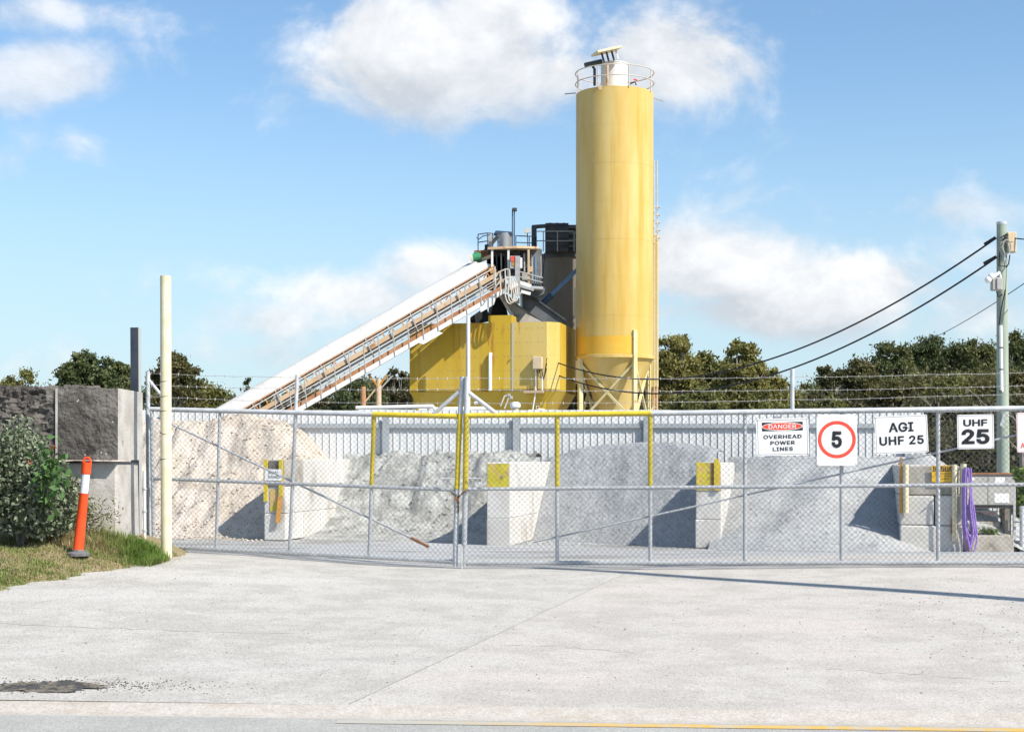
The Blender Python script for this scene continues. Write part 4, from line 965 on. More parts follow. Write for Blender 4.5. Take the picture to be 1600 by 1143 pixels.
for i in range(4):
    a, b = lp[i], lp[(i + 1) % 4]
    for (s, e) in ((a, b), (b, a)):
        MB().beam(s + Vector((0, 0, ZBOT - .35)), e + Vector((0, 0, 2.75)), .09, .09).build('brace', m_silo_leg, si)
        MB().beam(s + Vector((0, 0, 2.5)), e + Vector((0, 0, -.3)), .09, .09).build('brace', m_silo_leg, si)
# top rail, filter, lid
mb = MB(); rr_ = SR + .02
def circ(r, z, n=72, a0=0, a1=2 * math.pi): return [(SX + r * math.cos(q_), SY + r * math.sin(q_), z) for q_ in np.linspace(a0, a1, n, endpoint=False)]
for dz, mm in ((.86, m_white), (.43, m_white)): MB().tube(circ(rr_, ZTOP + dz), .020, 7, True).build('top_rail', m_railw, si, True)
for a in range(8): MB().tube([(SX + rr_ * math.cos(R(a * 45 + 17)), SY + rr_ * math.sin(R(a * 45 + 17)), ZTOP - .05), (SX + rr_ * math.cos(R(a * 45 + 17)), SY + rr_ * math.sin(R(a * 45 + 17)), ZTOP + .86)], .024, 6).build('rail_post', m_railw, si)
fx = px_(960.5, SY) - .02
fh_ = MB().lathe((fx, SY, 0), [(.545, ZTOP - .05), (.545, ZTOP + 1.22), (.565, ZTOP + 1.22), (.565, ZTOP + 1.26), (0, ZTOP + 1.32)], 48).build('filter_housing', m_white, si, True)
a, b = P(929, 84, 62.0), P(966, 76, 62.3)
MB().beam(a, b, .75, .09).build('lid', m_cream, fh_)
for q_ in (.30, .5, .72, .9): MB().beam(a.lerp(b, q_) - Vector((0, 0, .05)), a.lerp(b, q_) + Vector((.1, 0, -.42)), .10, .07).build('lid_stay', m_dark if q_ < .8 else m_white, fh_)
MB().tube([P(914, 102, 62.6), P(940, 96, 62.8)], .10, 12).build('vent_pipe', m_dust, si, True)
MB().tube([P(926, 104, 62.8), P(929, 108, 62.8), P(929, 134, 62.8)], .055, 8).build('vent_riser', m_dust, si, True)
MB().tube([P(949, 100, 62.2), P(949, 134, 62.2)], .05, 8).build('fill_pipe', m_tan, si, True)
MB().box(P(938, 137, 61.4), .13, .06, .17).build('junction_box', m_tan, si)
MB().tube([P(882, 147, 62.9), P(900, 145.5, 62.9)], .022, 6).build('side_rod', m_railg, si); MB().tube([P(1020, 153, 62.9), P(1037, 158, 62.9)], .022, 6).build('side_rod', m_railg, si)
MB().beam(P(990, 124, 62.6), P(996, 126, 62.6), .06, .05).build('valve', m_red, si); MB().tube([P(985, 131, 62.6), P(992, 128, 62.6), P(994, 133, 62.6)], .03, 6).build('valve_pipe', m_dark, si)
# ladder with hoops on the far right flank
mb = MB()
for px in (1022, 1027): mb.tube([P(px, 250, 63.4), P(px, 640, 63.4)], .022, 6)
mb.build('ladder_stringers', m_railw, si); mb = MB()
for py in range(252, 640, 12): mb.tube([P(1022, py, 63.4), P(1027, py, 63.4)], .014, 5)
mb.build('ladder_rungs', m_railw, si)
for py in (324, 336, 348, 360, 372):
    c = P(1023, py, 63.4); MB().tube([c + Vector((.05 + .16 * math.sin(q_), -.25 * math.cos(q_) + .0, 0)) for q_ in np.linspace(0, math.pi, 10)], .018, 5).build('ladder_hoop', m_railw, si)
# second, narrow yellow silo behind
s2 = thing('narrow_silo', 'narrow yellow square silo half hidden behind the tall silo', 'silo', (5.4, 66.5, -.6))
x1 = px_(1029, 66); MB().bbox((x1 - .9, 66.9, (zpx(605, 66) + zpx(366, 66)) / 2), 1.8, 1.8, zpx(366, 66) - zpx(605, 66), 0, .03).build('body', m_hop_pale, s2)
for dx in (-1.7, -.07):
    for dy in (.1, 1.7): MB().box((x1 + dx, 66 + dy, (zpx(605, 66) - .6) / 2), .13, .13, zpx(605, 66) + .6).build('leg', m_bracket, s2)
MB().beam((x1 - .07, 66.1, 3.8), (x1 - 1.7, 66.1, .3), .08, .08).build('brace', m_silo_leg, s2); MB().beam((x1 - 1.7, 66.1, 3.8), (x1 - .07, 66.1, .3), .08, .08).build('brace', m_silo_leg, s2)

m_streak = M('rust_run', (.52, .27, .03), (.42, .20, .04), 5, 6, .7, stretch=(2, 2, .3), col3=(.54, .37, .03), s3=4, th3=(.45, .6), st3=(2, 2, .4))
# ------------------------------------------------------------------ yellow aggregate hopper
HT = R(12); tv = Vector((math.cos(HT), -math.sin(HT), 0)); nv = Vector((-math.sin(HT), -math.cos(HT), 0))
HA = Vector((-4.133, 62.0, 0)); HW = 5.62; HZ0, HZ1 = 3.96, 6.69
hp_ = thing('aggregate_hopper', 'big ochre yellow panelled hopper with rust streaks under the conveyor head', 'hopper', tuple(HA + tv * 3 - nv * 2 + Vector((0, 0, -.6))))
def Hf(u, w, z): return HA + tv * u - nv * w + Vector((0, 0, z))       # w: depth behind the front face
ch = .46; plan = [(0, 0), (HW, 0), (HW + ch, ch), (HW + ch, 4.2), (HW, 4.66), (0, 4.66), (0, 3.2), (0, 1.6)]
def panel(u0, w0, u1, w1, mat, name='panel', z0=HZ0, z1=HZ1):
    a, b = Hf(u0, w0, z0), Hf(u1, w1, z0); d = (b - a).normalized(); n_ = Vector((d.y, -d.x, 0)); a = a + d * .006; b = b - d * .006
    MB().frame(a - n_ * .05, b - a, n_ * .05, (0, 0, z1 - z0)).build(name, mat, hp_)
cuts = [0, HW * .43, HW * .755, HW]
for i in range(3): panel(cuts[i], 0, cuts[i + 1], 0, m_hop if i < 2 else m_hop_pale)
for i in range(1, 8):
    (u0, w0), (u1, w1) = plan[i], plan[(i + 1) % 8]; panel(u0, w0, u1, w1, m_hop_pale if i == 1 else m_hop)
MB().prism([Hf(u, w, HZ0) for u, w in plan], (0, 0, .08)).build('floor_flange', m_hop, hp_)
lowp = [(1.6, 1.4), (HW - 1.6, 1.4), (HW - 1.2, 1.8), (HW - 1.2, 2.9), (HW - 1.6, 3.3), (1.6, 3.3), (1.2, 2.9), (1.2, 1.8)]
mb = MB(); mb.add([Hf(u, w, HZ0 - .01) for u, w in plan] + [Hf(u, w, .9) for u, w in lowp], [(i, (i + 1) % 8, 8 + (i + 1) % 8, 8 + i) for i in range(8)]); mb.build('lower_cone', m_hop, hp_)
for (u, w) in ((.2, .3), (HW - .2, .3), (.2, 4.3), (HW - .2, 4.3)): MB().box(Hf(u, w, 1.7), .2, .2, 4.6, -HT).build('leg', m_hop, hp_)
mb = MB()
for zi in range(5):
    for k in range(13):
        if k in (6,): continue
        for du in (0, .17):
            u = .25 + k * .46 + du; c = Hf(u, -.008, HZ0 + .3 + zi * .55); mb.box(c, .028, .012, .028, -HT)
mb.build('panel_bolts', m_tan, hp_, kind='stuff')
for u in (cuts[1], cuts[2]): MB().frame(Hf(u - .03, -.012, HZ0), tv * .06, nv * .012, (0, 0, HZ1 - HZ0)).build('seam_strip', m_hop if u == cuts[1] else m_steel_pale, hp_)
MB().tube([Hf(3.36, -.12, HZ0 + .02), Hf(3.36, -.12, HZ0 + 1.38), Hf(3.36, -.05, HZ0 + 1.5)], .075, 12).build('white_pipe', m_whitep, hp_, True)
MB().frame(Hf(2.93, -.006, HZ0), tv * .05, nv * .006, (0, 0, 1.1)).build('rust_streak', m_bracket, hp_)
for u_, w_, l_ in ((2.62, .05, .55), (2.78, .12, .8), (2.98, .08, .45), (3.2, .16, .95), (3.45, .07, .6), (1.2, .06, .7), (4.5, .05, .5)):
    MB().prism([Hf(u_, -.003, HZ1), Hf(u_ + w_, -.003, HZ1), Hf(u_ + w_ * .8, -.003, HZ1 - l_ * .6), Hf(u_ + w_ * .5, -.003, HZ1 - l_), Hf(u_ + w_ * .2, -.003, HZ1 - l_ * .7)], nv * .002).build('rust_streak', m_streak, hp_)

def on_h(px, py, off=0.): return HG(px, py) + nv * off
HG, _, _ = plane_hit(HA, HA + tv * HW)
c = on_h(841.5, 567, .16); MB().bbox(c, .38, .26, .50, -HT, .02).build('electrical_box', m_polebox, hp_)
MB().tube([on_h(838, 577, .12), on_h(838, 612, .12), on_h(833, 640, .1)], .028, 8).build('drop_conduit', m_whitep, hp_); MB().tube([on_h(848, 577, .12), on_h(848, 612, .12)], .028, 8).build('drop_conduit', m_whitep, hp_)
MB().box(on_h(835, 612, .12), .8, .16, .10, -HT).build('conduit_tray', m_tan, hp_)
for k in range(3):
    MB().tube([on_h(840 + k * 4, 576, .18), on_h(843 + k * 4, 588 + k * 3, .25), on_h(852 + k, 592 - k * 4, .28), on_h(856, 560 + k * 8, .22)], .016, 6).build('loose_cable', m_cable, hp_)
MB().frame(on_h(763, 504, -.02), tv * .95, -nv * 1.0, (0, 0, .29)).build('inlet_box', m_hop, hp_)
MB().beam(on_h(797, 563, .02), on_h(799, 558, .02), .1, .02).build('lifting_lug', m_hop, hp_)

# ------------------------------------------------------------------ inclined conveyor
CO, CE = P(379, 639, 60.0), P(770, 414, 61.4)
ca_ = (CE - CO).normalized(); CL = (CE - CO).length; cw = ca_.cross(Vector((0, 0, 1))).normalized()   # cw points to the camera
if cw.y > 0: cw = -cw
cn = cw.cross(ca_).normalized()
if cn.z < 0: cn = -cn
RC = .56
def Q(t_, v, w): return CO + ca_ * t_ + cn * v + cw * (w - RC)
cv = thing('conveyor', 'long inclined conveyor with white curved cover and rusty side walkway', 'conveyor', tuple(Q(-3.2, 0, 0)))
T0, T1 = -3.2, CL
def cover(t0, t1, skew):
    mb = MB(); nseg = 30; vs = []; fs = []; nt = 3
    for i in range(nt):
        for k in range(nseg + 1):
            a = math.pi * k / nseg; r = RC + (.016 if k % 2 else 0); tt = t0 + (t1 - t0) * i / (nt - 1)
            if skew: tt = min(tt, t1 - .72 * math.sin(a / 1.0) ** 1.3 * (1 if i == nt - 1 else 0) - (0.02 if i == nt - 1 else 0))
            vs.append(Q(tt, r * math.sin(a), r * math.cos(a)))
    for i in range(nt - 1):
        for k in range(nseg): a = i * (nseg + 1) + k; fs.append((a, a + 1, a + nseg + 2, a + nseg + 1))
    return mb.add(vs, fs).build('cover_sheet', m_cover, cv, True)
nsh = 10; Ls = (T1 - T0) / nsh
for i in range(nsh): cover(T0 + i * Ls, T0 + (i + 1) * Ls - .004, i == nsh - 1)
for w in (RC - .02, -RC + .02):
    MB().beam(Q(T0, -.02, w), Q(T1 + .05, -.02, w), .05, .05, cn).build('cover_rail', m_rusty, cv)
    MB().beam(Q(T0, -.40, w - .02), Q(T1, -.40, w - .02), .06, .17, cn).build('stringer', m_tan, cv)
MB().beam(Q(T0, -.13, 0), Q(T1, -.13, 0), .92, .03, cn).build('belt', m_darkbelt, cv); MB().beam(Q(T0, -.62, 0), Q(T1, -.62, 0), .92, .02, cn).build('return_belt', m_darkbelt, cv)
k = 0; t_ = T0 + .2
while t_ < T1:
    MB().beam(Q(t_, -.30, RC - .02), Q(t_, -.05, RC - .08), .06, .05, ca_).build('idler_bracket', m_bracket if k % 2 else m_rusty, cv)
    if k % 2 == 0: MB().beam(Q(t_ - .22, -.27, RC - .03), Q(t_ + .08, -.1, RC - .05), .05, .04, cn).build('idler_roller', m_railg if k % 4 else m_rust, cv)
    t_ += .44; k += 1
t_ = T0 + .5
while t_ < T1:
    MB().beam(Q(t_, -.82, RC + .04), Q(t_ + .08, .0, RC + .03), .045, .045, ca_).build('inner_post', m_railg, cv); t_ += 1.02
for v in (-.68, -.77): MB().tube([Q(T0, v, RC + .05), Q(T1 - .3, v, RC + .05)], .022, 6).build('return_rail', m_railw, cv)
MB().beam(Q(T0, -.545, RC - .03), Q(T1 - .4, -.545, RC - .03), .04, .05, cn).build('lower_chord', m_dark, cv)
MB().beam(Q(T0, -.97, RC + .04), Q(T1 + .1, -.97, RC + .04), .02, .20, cn).build('kick_plate', m_rusty, cv)
nb = 12; Lw = (T1 + .3 - T0) / nb
for i in range(nb): MB().beam(Q(T0 + i * Lw, -1.09, RC + .4), Q(T0 + (i + 1) * Lw - .02, -1.09, RC + .4), .68, .035, cn).build('walkway_plank', m_rusty, cv)
MB().beam(Q(T0, -1.13, RC + .76), Q(T1 + .35, -1.13, RC + .76), .05, .17, cn).build('walkway_stringer', m_white, cv)
MB().beam(Q(T0, -1.13, RC + .03), Q(T1 + .35, -1.13, RC + .03), .05, .17, cn).build('walkway_stringer', m_white, cv)
wr = RC + .80
for v, r in ((-.16, .026), (-.60, .02)): MB().tube([Q(T0, v, wr), Q(T1 - .2, v, wr)], r, 7).build('handrail', m_railw, cv, True)
up_ = Vector((0, 0, 1)); rt_, rn_ = up_.dot(ca_), up_.dot(cn)
t_ = T0 + .1; k = 0
while t_ < T1 - .3:
    b = Q(t_, -1.19, wr); h = 1.03 / rn_; MB().tube([b, b + up_ * h + ca_ * -.12], .022, 6).build('handrail_post', m_railg, cv); t_ += .66; k += 1
MB().prism([Q(T1 - 4.3, -1.14, RC + .74), Q(T1 - 3.4, -1.14, RC + .74), Q(T1 - 3.2, -1.36, RC + .74), Q(T1 - 4.1, -1.36, RC + .74)], cw * .04).build('gusset', m_white, cv)
MB().prism([Q(T1 - 1.4, -1.14, RC + .74), Q(T1 - .6, -1.14, RC + .74), Q(T1 - .9, -1.4, RC + .74), Q(T1 - 1.5, -1.4, RC + .74)], cw * .04).build('gusset', m_white, cv)
# head rail that curves level
ends = [P(770, 441, 60.2), P(779, 425, 60.2), P(790, 420.5, 60.2), P(796, 421, 60.2)]
MB().tube(ends, .028, 7).build('head_rail', m_railw, cv, True); MB().tube([P(772, 452, 60.2), P(782, 438, 60.2), P(796, 434, 60.2)], .024, 7).build('head_rail', m_railw, cv, True)
for px, ya, yb in ((781, 424, 454), (789, 421, 453), (796, 421, 450), (773, 416, 446)): MB().tube([P(px, ya, 60.2), P(px + 1.5, yb, 60.2)], .026, 6).build('head_rail_post', m_railw, cv)
MB().beam(P(765, 424, 60.6), P(774, 419, 60.6), .04, .22).build('head_plate', m_bracket, cv)
# its legs
for (px, ya, yb, r, m) in ((732, 494, 700, .075, m_white), (592, 592, 700, .11, m_tan), (568, 604, 700, .11, m_rusty), (470, 640, 700, .1, m_tan)): MB().tube([P(px, yb, 60.4), P(px - .5, ya, 60.4)], r, 10).build('support_leg', m, cv, True)
for dx in (-14, 14): MB().beam(P(591, 604, 60.35), P(591 + dx, 586, 60.35), .09, .07).build('leg_bracket', m_bracket, cv)
MB().beam(P(560, 640, 60.4), P(590, 604, 60.4), .06, .06).build('leg_brace', m_tan, cv); MB().beam(P(612, 588, 60.4), P(592, 610, 60.4), .06, .06).build('leg_brace', m_railg, cv)

# ------------------------------------------------------------------ machinery at the conveyor head
def rail_set(o, pts, h0, mat, r=.022, post=True):
    pts = [Vector(p) for p in pts]
    for f in (1., .5): MB().tube([p + up_ * h0 * f for p in pts], r, 6).build('guard_rail', mat, o, True)
    if post:
        for p in pts: MB().tube([p - up_ * .05, p + up_ * h0], r, 6).build('guard_post', mat, o)
pf = thing('head_platform', 'open drive platform under a flat rusty canopy at the conveyor head', 'platform', tuple(P(805, 470, 62)))
MB().prism([P(762, 389.5, 61.2), P(807, 387.5, 61.2), P(842, 388.5, 61.8), P(838, 392, 63.6), P(768, 392, 63.6)], (0, 0, .09)).build('canopy', m_tan, pf)
for px, yb, d in ((769, 418, 61.3), (794.5, 437, 61.3), (826, 444, 61.5)): MB().box((P(px, 390, d) + P(px, yb, d)) / 2, .085, .085, (yb - 390) / FPX * d).build('canopy_post', m_white if px != 826 else m_tan, pf)
MB().frame(P(790, 447, 61.3), (1.5, 0, -.12), (0, 2., 0), (0, 0, .1)).build('floor', m_steel_pale, pf)
MB().beam(P(812, 441, 61.2), P(830, 447, 61.2), .1, .14).build('edge_beam', m_white, pf); MB().beam(P(812, 446, 61.15), P(834, 453, 61.15), .08, .1).build('edge_beam', m_railg, pf); MB().beam(P(814, 455, 61.15), P(829, 459, 61.15), .1, .12).build('edge_beam', m_white, pf)
MB().prism([P(815, 443, 62.0), P(852, 450, 62.0), P(850, 459, 62.0), P(838, 465, 62.0), P(815, 456, 62.0)], (0, .6, 0)).build('under_frame', m_chute, pf)
for k in range(4): MB().beam(P(835 + k * 3.5, 434, 61.9), P(835 + k * 3.5, 447, 61.9), .05, .05).build('guard_bar', m_dust, pf)
MB().tube([P(811, 424, 61.3), P(848, 434, 61.6)], .024, 6).build('guard_rail', m_railg, pf); MB().tube([P(811, 432, 61.3), P(848, 441, 61.6)], .02, 6).build('guard_rail', m_railg, pf)
MB().beam(P(808.5, 462, 61.0), P(809, 400, 61.0), .20, .12, (0, 1, 0)).build('cable_ladder', m_railg, pf)
kx_ = MB().bbox(P(802.5, 410, 61.1), .30, .2, .50, 0, .015).build('control_box', m_greybox, pf)
MB().box(P(802, 404, 60.98), .18, .01, .20).build('red_notice', m_signred, kx_); MB().box(P(802.5, 412, 60.98), .12, .01, .14).build('orange_notice', m_bracket, kx_)
MB().bbox(P(813, 411, 61.2), .15, .12, .42, 0, .015).build('white_box', m_whitep, pf)
MB().bbox(P(787, 411, 62.9), 1.3, 1.0, .95, 0, .03).build('drive_guard', m_dark, pf)
MB().bbox(P(775, 427, 62.9), .75, 1.0, 1.3, 0, .03).build('transfer_box', m_dark, pf)
MB().lathe(P(826, 445, 63.4), [(.55, 0), (.55, 1.45), (0, 1.5)], 32).build('dark_drum', m_chute, pf, True)
MB().tube([P(836.5, 443, 62.6), P(836.5, 400, 62.6)], .04, 8).build('blue_riser', m_blue, pf, True)
for k in range(3):
    x = 792 + k * 4; pts = [P(x, 432 + k * 2, 60.5), P(x - 3 + k, 455, 60.45), P(x, 470 - k, 60.4), P(x + 6, 474 - k * 2, 60.4), P(x + 11 - k, 462, 60.45), P(x + 6, 440, 60.5), P(x + 2, 432, 60.5)]
    out = []
    for i in range(len(pts) - 1):
        p0, p1, p2, p3 = pts[max(i - 1, 0)], pts[i], pts[i + 1], pts[min(i + 2, len(pts) - 1)]
        for q_ in np.linspace(0, 1, 5, endpoint=False): out.append(.5 * ((2 * p1) + (p2 - p0) * q_ + (2 * p0 - 5 * p1 + 4 * p2 - p3) * q_ ** 2 + (3 * p1 - p0 - 3 * p2 + p3) * q_ ** 3))
    MB().tube(out + [pts[-1]], .025, 6).build('hose_loop', m_railw, pf, True)
for px, ya, yb, r in ((776, 396, 446, .03), (783, 396, 442, .03), (819, 396, 446, .035), (831, 398, 440, .03), (845, 400, 455, .02), (787, 452, 470, .04), (800, 446, 468, .03)): MB().tube([P(px, ya, 62.0), P(px + .6, yb, 62.0)], r, 6).build('pipe', m_railg if px % 2 else m_dust, pf)
for px, py, w_, h_ in ((781, 441, .3, .2), (792, 452, .34, .12), (820, 432, .25, .3), (829, 421, .18, .22), (774, 448, .22, .25), (803, 457, .4, .1), (808, 470, .2, .2)): MB().bbox(P(px, py, 61.9), w_, .2, h_, 0, .015).build('fitting', (m_greybox, m_tan, m_dust, m_railw)[int(px) % 4], pf)
gm = thing('drive_motor', 'green electric drive motor above the top end of the conveyor cover', 'motor', tuple(P(744, 408, 61.8)))
MB().tube([P(739, 403, 61.6), P(752, 401, 61.6)], .16, 16).build('housing', m_green, gm, True); MB().tube([P(735.5, 405, 61.6), P(738, 404, 61.6)], .2, 14).build('end_bell', m_cream, gm, True)
MB().bbox(P(744, 396.5, 61.6), .2, .2, .12, 0, .01).build('terminal_box', m_green, gm); MB().beam(P(745, 409, 61.8), P(768, 400, 61.8), .25, .12).build('mount_plate', m_polebox, gm)
ud = thing('upper_deck', 'railed upper deck behind the conveyor head with a silver drum', 'deck', tuple(P(795, 392, 64)))
MB().frame(P(741, 394, 63.4), (2.7, 0, .05), (0, 2.2, 0), (0, 0, .08)).build('floor', m_rust, ud)
rail_set(ud, [P(747, 391, 63.4), P(762, 389, 63.2), P(770, 389, 65.2)], .66, m_navy); rail_set(ud, [P(806, 389, 63.5), P(827, 390, 63.4), P(838, 389, 65.)], .55, m_navy)
mb = MB(); MB().tube([P(745, 371, 63.4), P(748, 374, 63.2), P(754, 369, 63.2), P(765, 366.5, 63.2)], .022, 6).build('guard_rail', m_navy, ud, True)
MB().lathe(P(789, 388, 64.2), [(.33, 0), (.33, .62), (0, .64)], 28).build('silver_drum', m_silver, ud, True)
MB().prism([P(771.5, 364.5, 63.9), P(775, 360, 63.9), P(800, 362, 63.9), P(802, 365.5, 63.9)], (0, .7, 0)).build('drum_lid', m_navy, ud)
MB().beam(P(758, 392, 63.5), P(778, 369, 63.5), .14, .14).build('strut', m_dark, ud); MB().bbox(P(763, 388, 63.6), .3, .3, .3, 0, .02).build('gearbox', m_dark, ud)
MB().beam(P(766, 366, 63.3), P(766, 390, 63.3), .14, .1, (0, 1, 0)).build('grey_upright', m_railg, ud)
MB().lathe(P(789, 398, 64.), [(.5, -.35), (.5, .12)], 24).build('skirt', m_greybox, ud, True)
ms = thing('light_mast', 'thin dark twin pole mast with a lamp head above the platform', 'mast', tuple(P(802, 390, 62.5)))
for px in (800.7, 803.6): MB().tube([P(px, 392, 62.5), P(px, 327, 62.5)], .026, 8).build('mast_pole', m_navy, ms, True)
MB().bbox(P(804, 327.5, 62.4), .20, .2, .13, 0, .02).build('lamp_head', m_dust, ms)
fl = thing('flood_light', 'small grey square floodlight facing the yard beside the elbow pipe', 'floodlight', tuple(P(823, 365, 63.3)))
MB().prism([P(818.7, 356, 63.3), P(827.4, 356, 63.3), P(828.6, 363.3, 63.25), P(819.6, 364, 63.25)], (.0, .12, .0)).build('housing', m_greybox, fl); MB().tube([P(824, 363, 63.4), P(825, 392, 63.4)], .02, 6).build('stem', m_dust, fl)

gs = thing('old_silo', 'squat grey brown silo behind the yellow silo with dust filter on top', 'silo', tuple(P(890, 600, 67.)))
gc = Vector((px_(890, 67.5), 67.8, 0)); grr = gc.x - px_(834.5, 67.5)
MB().lathe(gc, [(grr, zpx(600, 67)), (grr, zpx(398, 66.2))], 72).build('shell', m_silog, gs, True)
MB().lathe(gc, [(grr - .02, zpx(400, 66)), (grr + .06, zpx(400, 66)), (grr + .06, zpx(393, 66)), (0, zpx(391, 66))], 72).build('top_ring', m_chute, gs, True)
MB().tube([P(851, 395, 65.9), P(847, 452, 65.9)], .018, 6).build('cable', m_dark, gs)
MB().beam(P(852, 470, 63.6), P(902, 421, 63.6), .15, .15).build('blue_pipe', m_blue, gs); MB().tube([P(848, 474, 63.6), P(862, 461, 63.6)], .13, 10).build('pipe_boot', m_navy, gs, True)
MB().tube([P(898, 497, 63.3), P(898, 450, 63.3)], .03, 6).build('pale_edge', m_cream, gs)
rail_set(gs, [P(838, 391, 65.0), P(849, 391, 64.8), P(871, 391, 64.7), P(897, 391, 64.8)], .80, m_railg)
df = thing('dust_filter', 'dark ribbed box dust filter with elbow pipe on the old silo', 'dust filter', tuple(P(876, 391, 66)))
c0 = P(852.5, 391.5, 65.6); dfw = 1.0
MB().frame(c0, (.98, 0, 0), (0, 1.1, 0), (0, 0, 1.18)).build('front_casing', m_dust, df)
MB().frame(c0 + Vector((.985, .12, 0)), (.36, 0, 0), (0, .9, 0), (0, 0, 1.12)).build('rear_casing', m_dark, df)
for k in range(4): MB().box(c0 + Vector((.49, -.02, .2 + k * .29)), 1.0, .04, .04).build('rib', m_dark, df)
for k in range(4): MB().tube([c0 + Vector((.99, .06, .2 + k * .27)), c0 + Vector((1.38, .06, .2 + k * .27))], .05, 8).build('valve', m_chute, df, True)
for k in range(3): MB().box(c0 + Vector((.2 + k * .3, .3, 1.205)), .1, .1, .05).build('top_cap', m_dust, df)
MB().tube([P(832, 354.5, 65.2), P(853, 353, 65.4)], .085, 10).build('elbow_pipe', m_dust, df, True); MB().tube([P(834.5, 353, 65.2), P(834.5, 392, 65.2)], .11, 12).build('elbow_pipe', m_dust, df, True)
cu_ = thing('transfer_chute', 'dusty grey transfer chute sloping down onto the hopper top', 'chute', tuple(P(820, 503, 63.2)))
MB().prism([P(815, 458, 62.6), P(829, 461, 62.6), P(884, 500, 62.6), P(880, 505, 62.6), P(852, 505, 62.6), P(815, 482, 62.6)], (.0, .12, .0)).build('side_plate', m_chute, cu_)
MB().beam(P(828, 460.5, 62.55), P(884, 500, 62.55), .09, .07).build('plate_flange', m_dust, cu_)
MB().prism([P(783, 461, 62.5), P(791, 459, 62.5), P(816, 481, 62.35), P(853, 505, 62.35), P(808, 505, 62.35)], (.0, .4, .0)).build('dust_slope', m_block_worn, cu_)
MB().beam(P(782, 462, 62.4), P(806, 503, 62.4), .1, .12).build('pale_flange', m_white, cu_)
MB().box((P(814.5, 459, 62.5) + P(814.5, 504, 62.5)) / 2, .085, .085, 45 / FPX * 62.5).build('upright', m_white, cu_)
MB().prism([P(772, 458, 63.3), P(786, 458, 63.3), P(794, 493, 63.3), P(765, 493, 63.3)], (0, .1, 0)).build('throat_shade', m_black, cu_)  # black plate paints the shade of the open throat
MB().prism([P(768.5, 452, 63.1), P(773, 452, 63.1), P(767, 494, 63.1), P(762, 494, 63.1)], (0, .1, 0)).build('pale_flange', m_railg, cu_)
MB().prism([P(733, 497, 62.9), P(760, 478, 62.9), P(766, 500, 62.9), P(736, 506, 62.9)], (0, .5, 0)).build('under_plate', m_dark, cu_)

# small things over the top of the fence
wp = thing('white_pipe_run', 'horizontal white pipe seen just above the fence left of gate centre', 'pipe', tuple(P(560, 700, 46)))
MB().tube([P(556, 637, 46), P(676, 634.5, 46), P(681, 641, 46)], .06, 10).build('pipe', m_white, wp, True); MB().tube([P(560, 637, 46), P(560, 700, 46)], .05, 8).build('stand', m_greybox, wp, True); MB().tube([P(670, 637, 46), P(670, 700, 46)], .05, 8).build('stand', m_greybox, wp, True)
MB().tube([P(655, 640, 46.5), P(760, 638.5, 46.5)], .075, 10).build('lower_pipe', m_white, wp, True)
vt = thing('vent_cap', 'white mushroom vent cap poking over the fence below the hopper', 'vent', tuple(P(805, 700, 45)))
MB().tube([P(805, 700, 45), P(805, 637, 45)], .10, 12).build('stem', m_polebox, vt, True); MB().lathe(P(805, 634, 45), [(.10, -.08), (.155, -.03), (.155, .05), (.11, .11), (0, .125)], 20).build('cap', m_whitep, vt, True)
tk = thing('tank_lid', 'rounded cream tank lid with handle poking over the fence', 'tank', tuple(P(843, 700, 45)))
MB().lathe(P(844, 642, 45), [(.18, -1.2), (.18, -.02), (.13, .06), (0, .09)], 20).build('lid', m_cream, tk, True); MB().tube([P(838, 638, 44.9), P(838, 634, 44.9), P(842, 634, 44.9), P(842, 638, 44.9)], .014, 6).build('handle', m_cream, tk)
tp = thing('tap_pipes', 'pair of small pale taps on bent pipes below the hopper', 'tap', tuple(P(790, 640, 58)))
for dx, dy in ((0, 0), (6, 4)): MB().tube([P(782 + dx, 634 + dy, 58), P(788 + dx, 619 + dy, 58), P(795 + dx * .6, 616 + dy, 58)], .03, 6).build('pipe', m_railw, tp); MB().bbox(P(795 + dx * .6, 617 + dy, 58), .13, .1, .12, 0, .02).build('valve', m_railg, tp)
MB().tube([P(741, 630, 58), P(750, 628, 58), P(755, 631, 58)], .06, 8).build('outlet', m_white, tp, True)

# ------------------------------------------------------------------ power pole and cables
PD = 40.0
pp = thing('power_pole', 'pale green timber power pole with electrical boxes near its top', 'power pole', tuple(P(1566, 720, PD))[:2] + (-.65,))
pxx = lambda py: 1565.0 + (py - 350) * .007
MB().tube([(P(pxx(760), 760, PD).x, PD, -.7), P(pxx(550), 550, PD), P(pxx(348), 348, PD)], [.165, .15, .125], 24).build('shaft', m_pole, pp, True)
MB().lathe(P(pxx(348), 348, PD), [(.13, -.05), (.13, .02), (0, .03)], 24).build('cap', m_galv, pp, True)
mx_ = MB().bbox(P(1579.5, 379, PD - .1), .24, .2, .53, 0, .02).build('meter_box', m_polebox, pp)
MB().bbox(P(1579.5, 371.5, PD - .205), .14, .02, .2, 0, .006).build('meter_box_panel', m_polebox, mx_); MB().bbox(P(1579.5, 387, PD - .205), .14, .02, .18, 0, .006).build('meter_box_panel', m_polebox, mx_)
lx_ = MB().bbox(P(1557, 444, PD - .24), .27, .2, .33, 0, .02).build('lamp_box', m_greybox, pp); MB().bbox(P(1561, 443, PD - .36), .12, .04, .30, 0, .01).build('lamp_box_door', m_greybox, lx_)
for px, py in ((1549, 432), (1544, 437)):
    c = P(px, py, PD - .35); MB().lathe(c, [(0, -.088), (.05, -.075), (.083, -.03), (.088, 0), (.083, .03), (.05, .075), (0, .088)], 20).build('lamp_globe', m_whitep, pp, True)
MB().tube([P(1553, 432, PD - .35), P(1561, 426, PD - .25), P(1563, 434, PD - .25)], .045, 8).build('lamp_arm', m_whitep, pp, True)
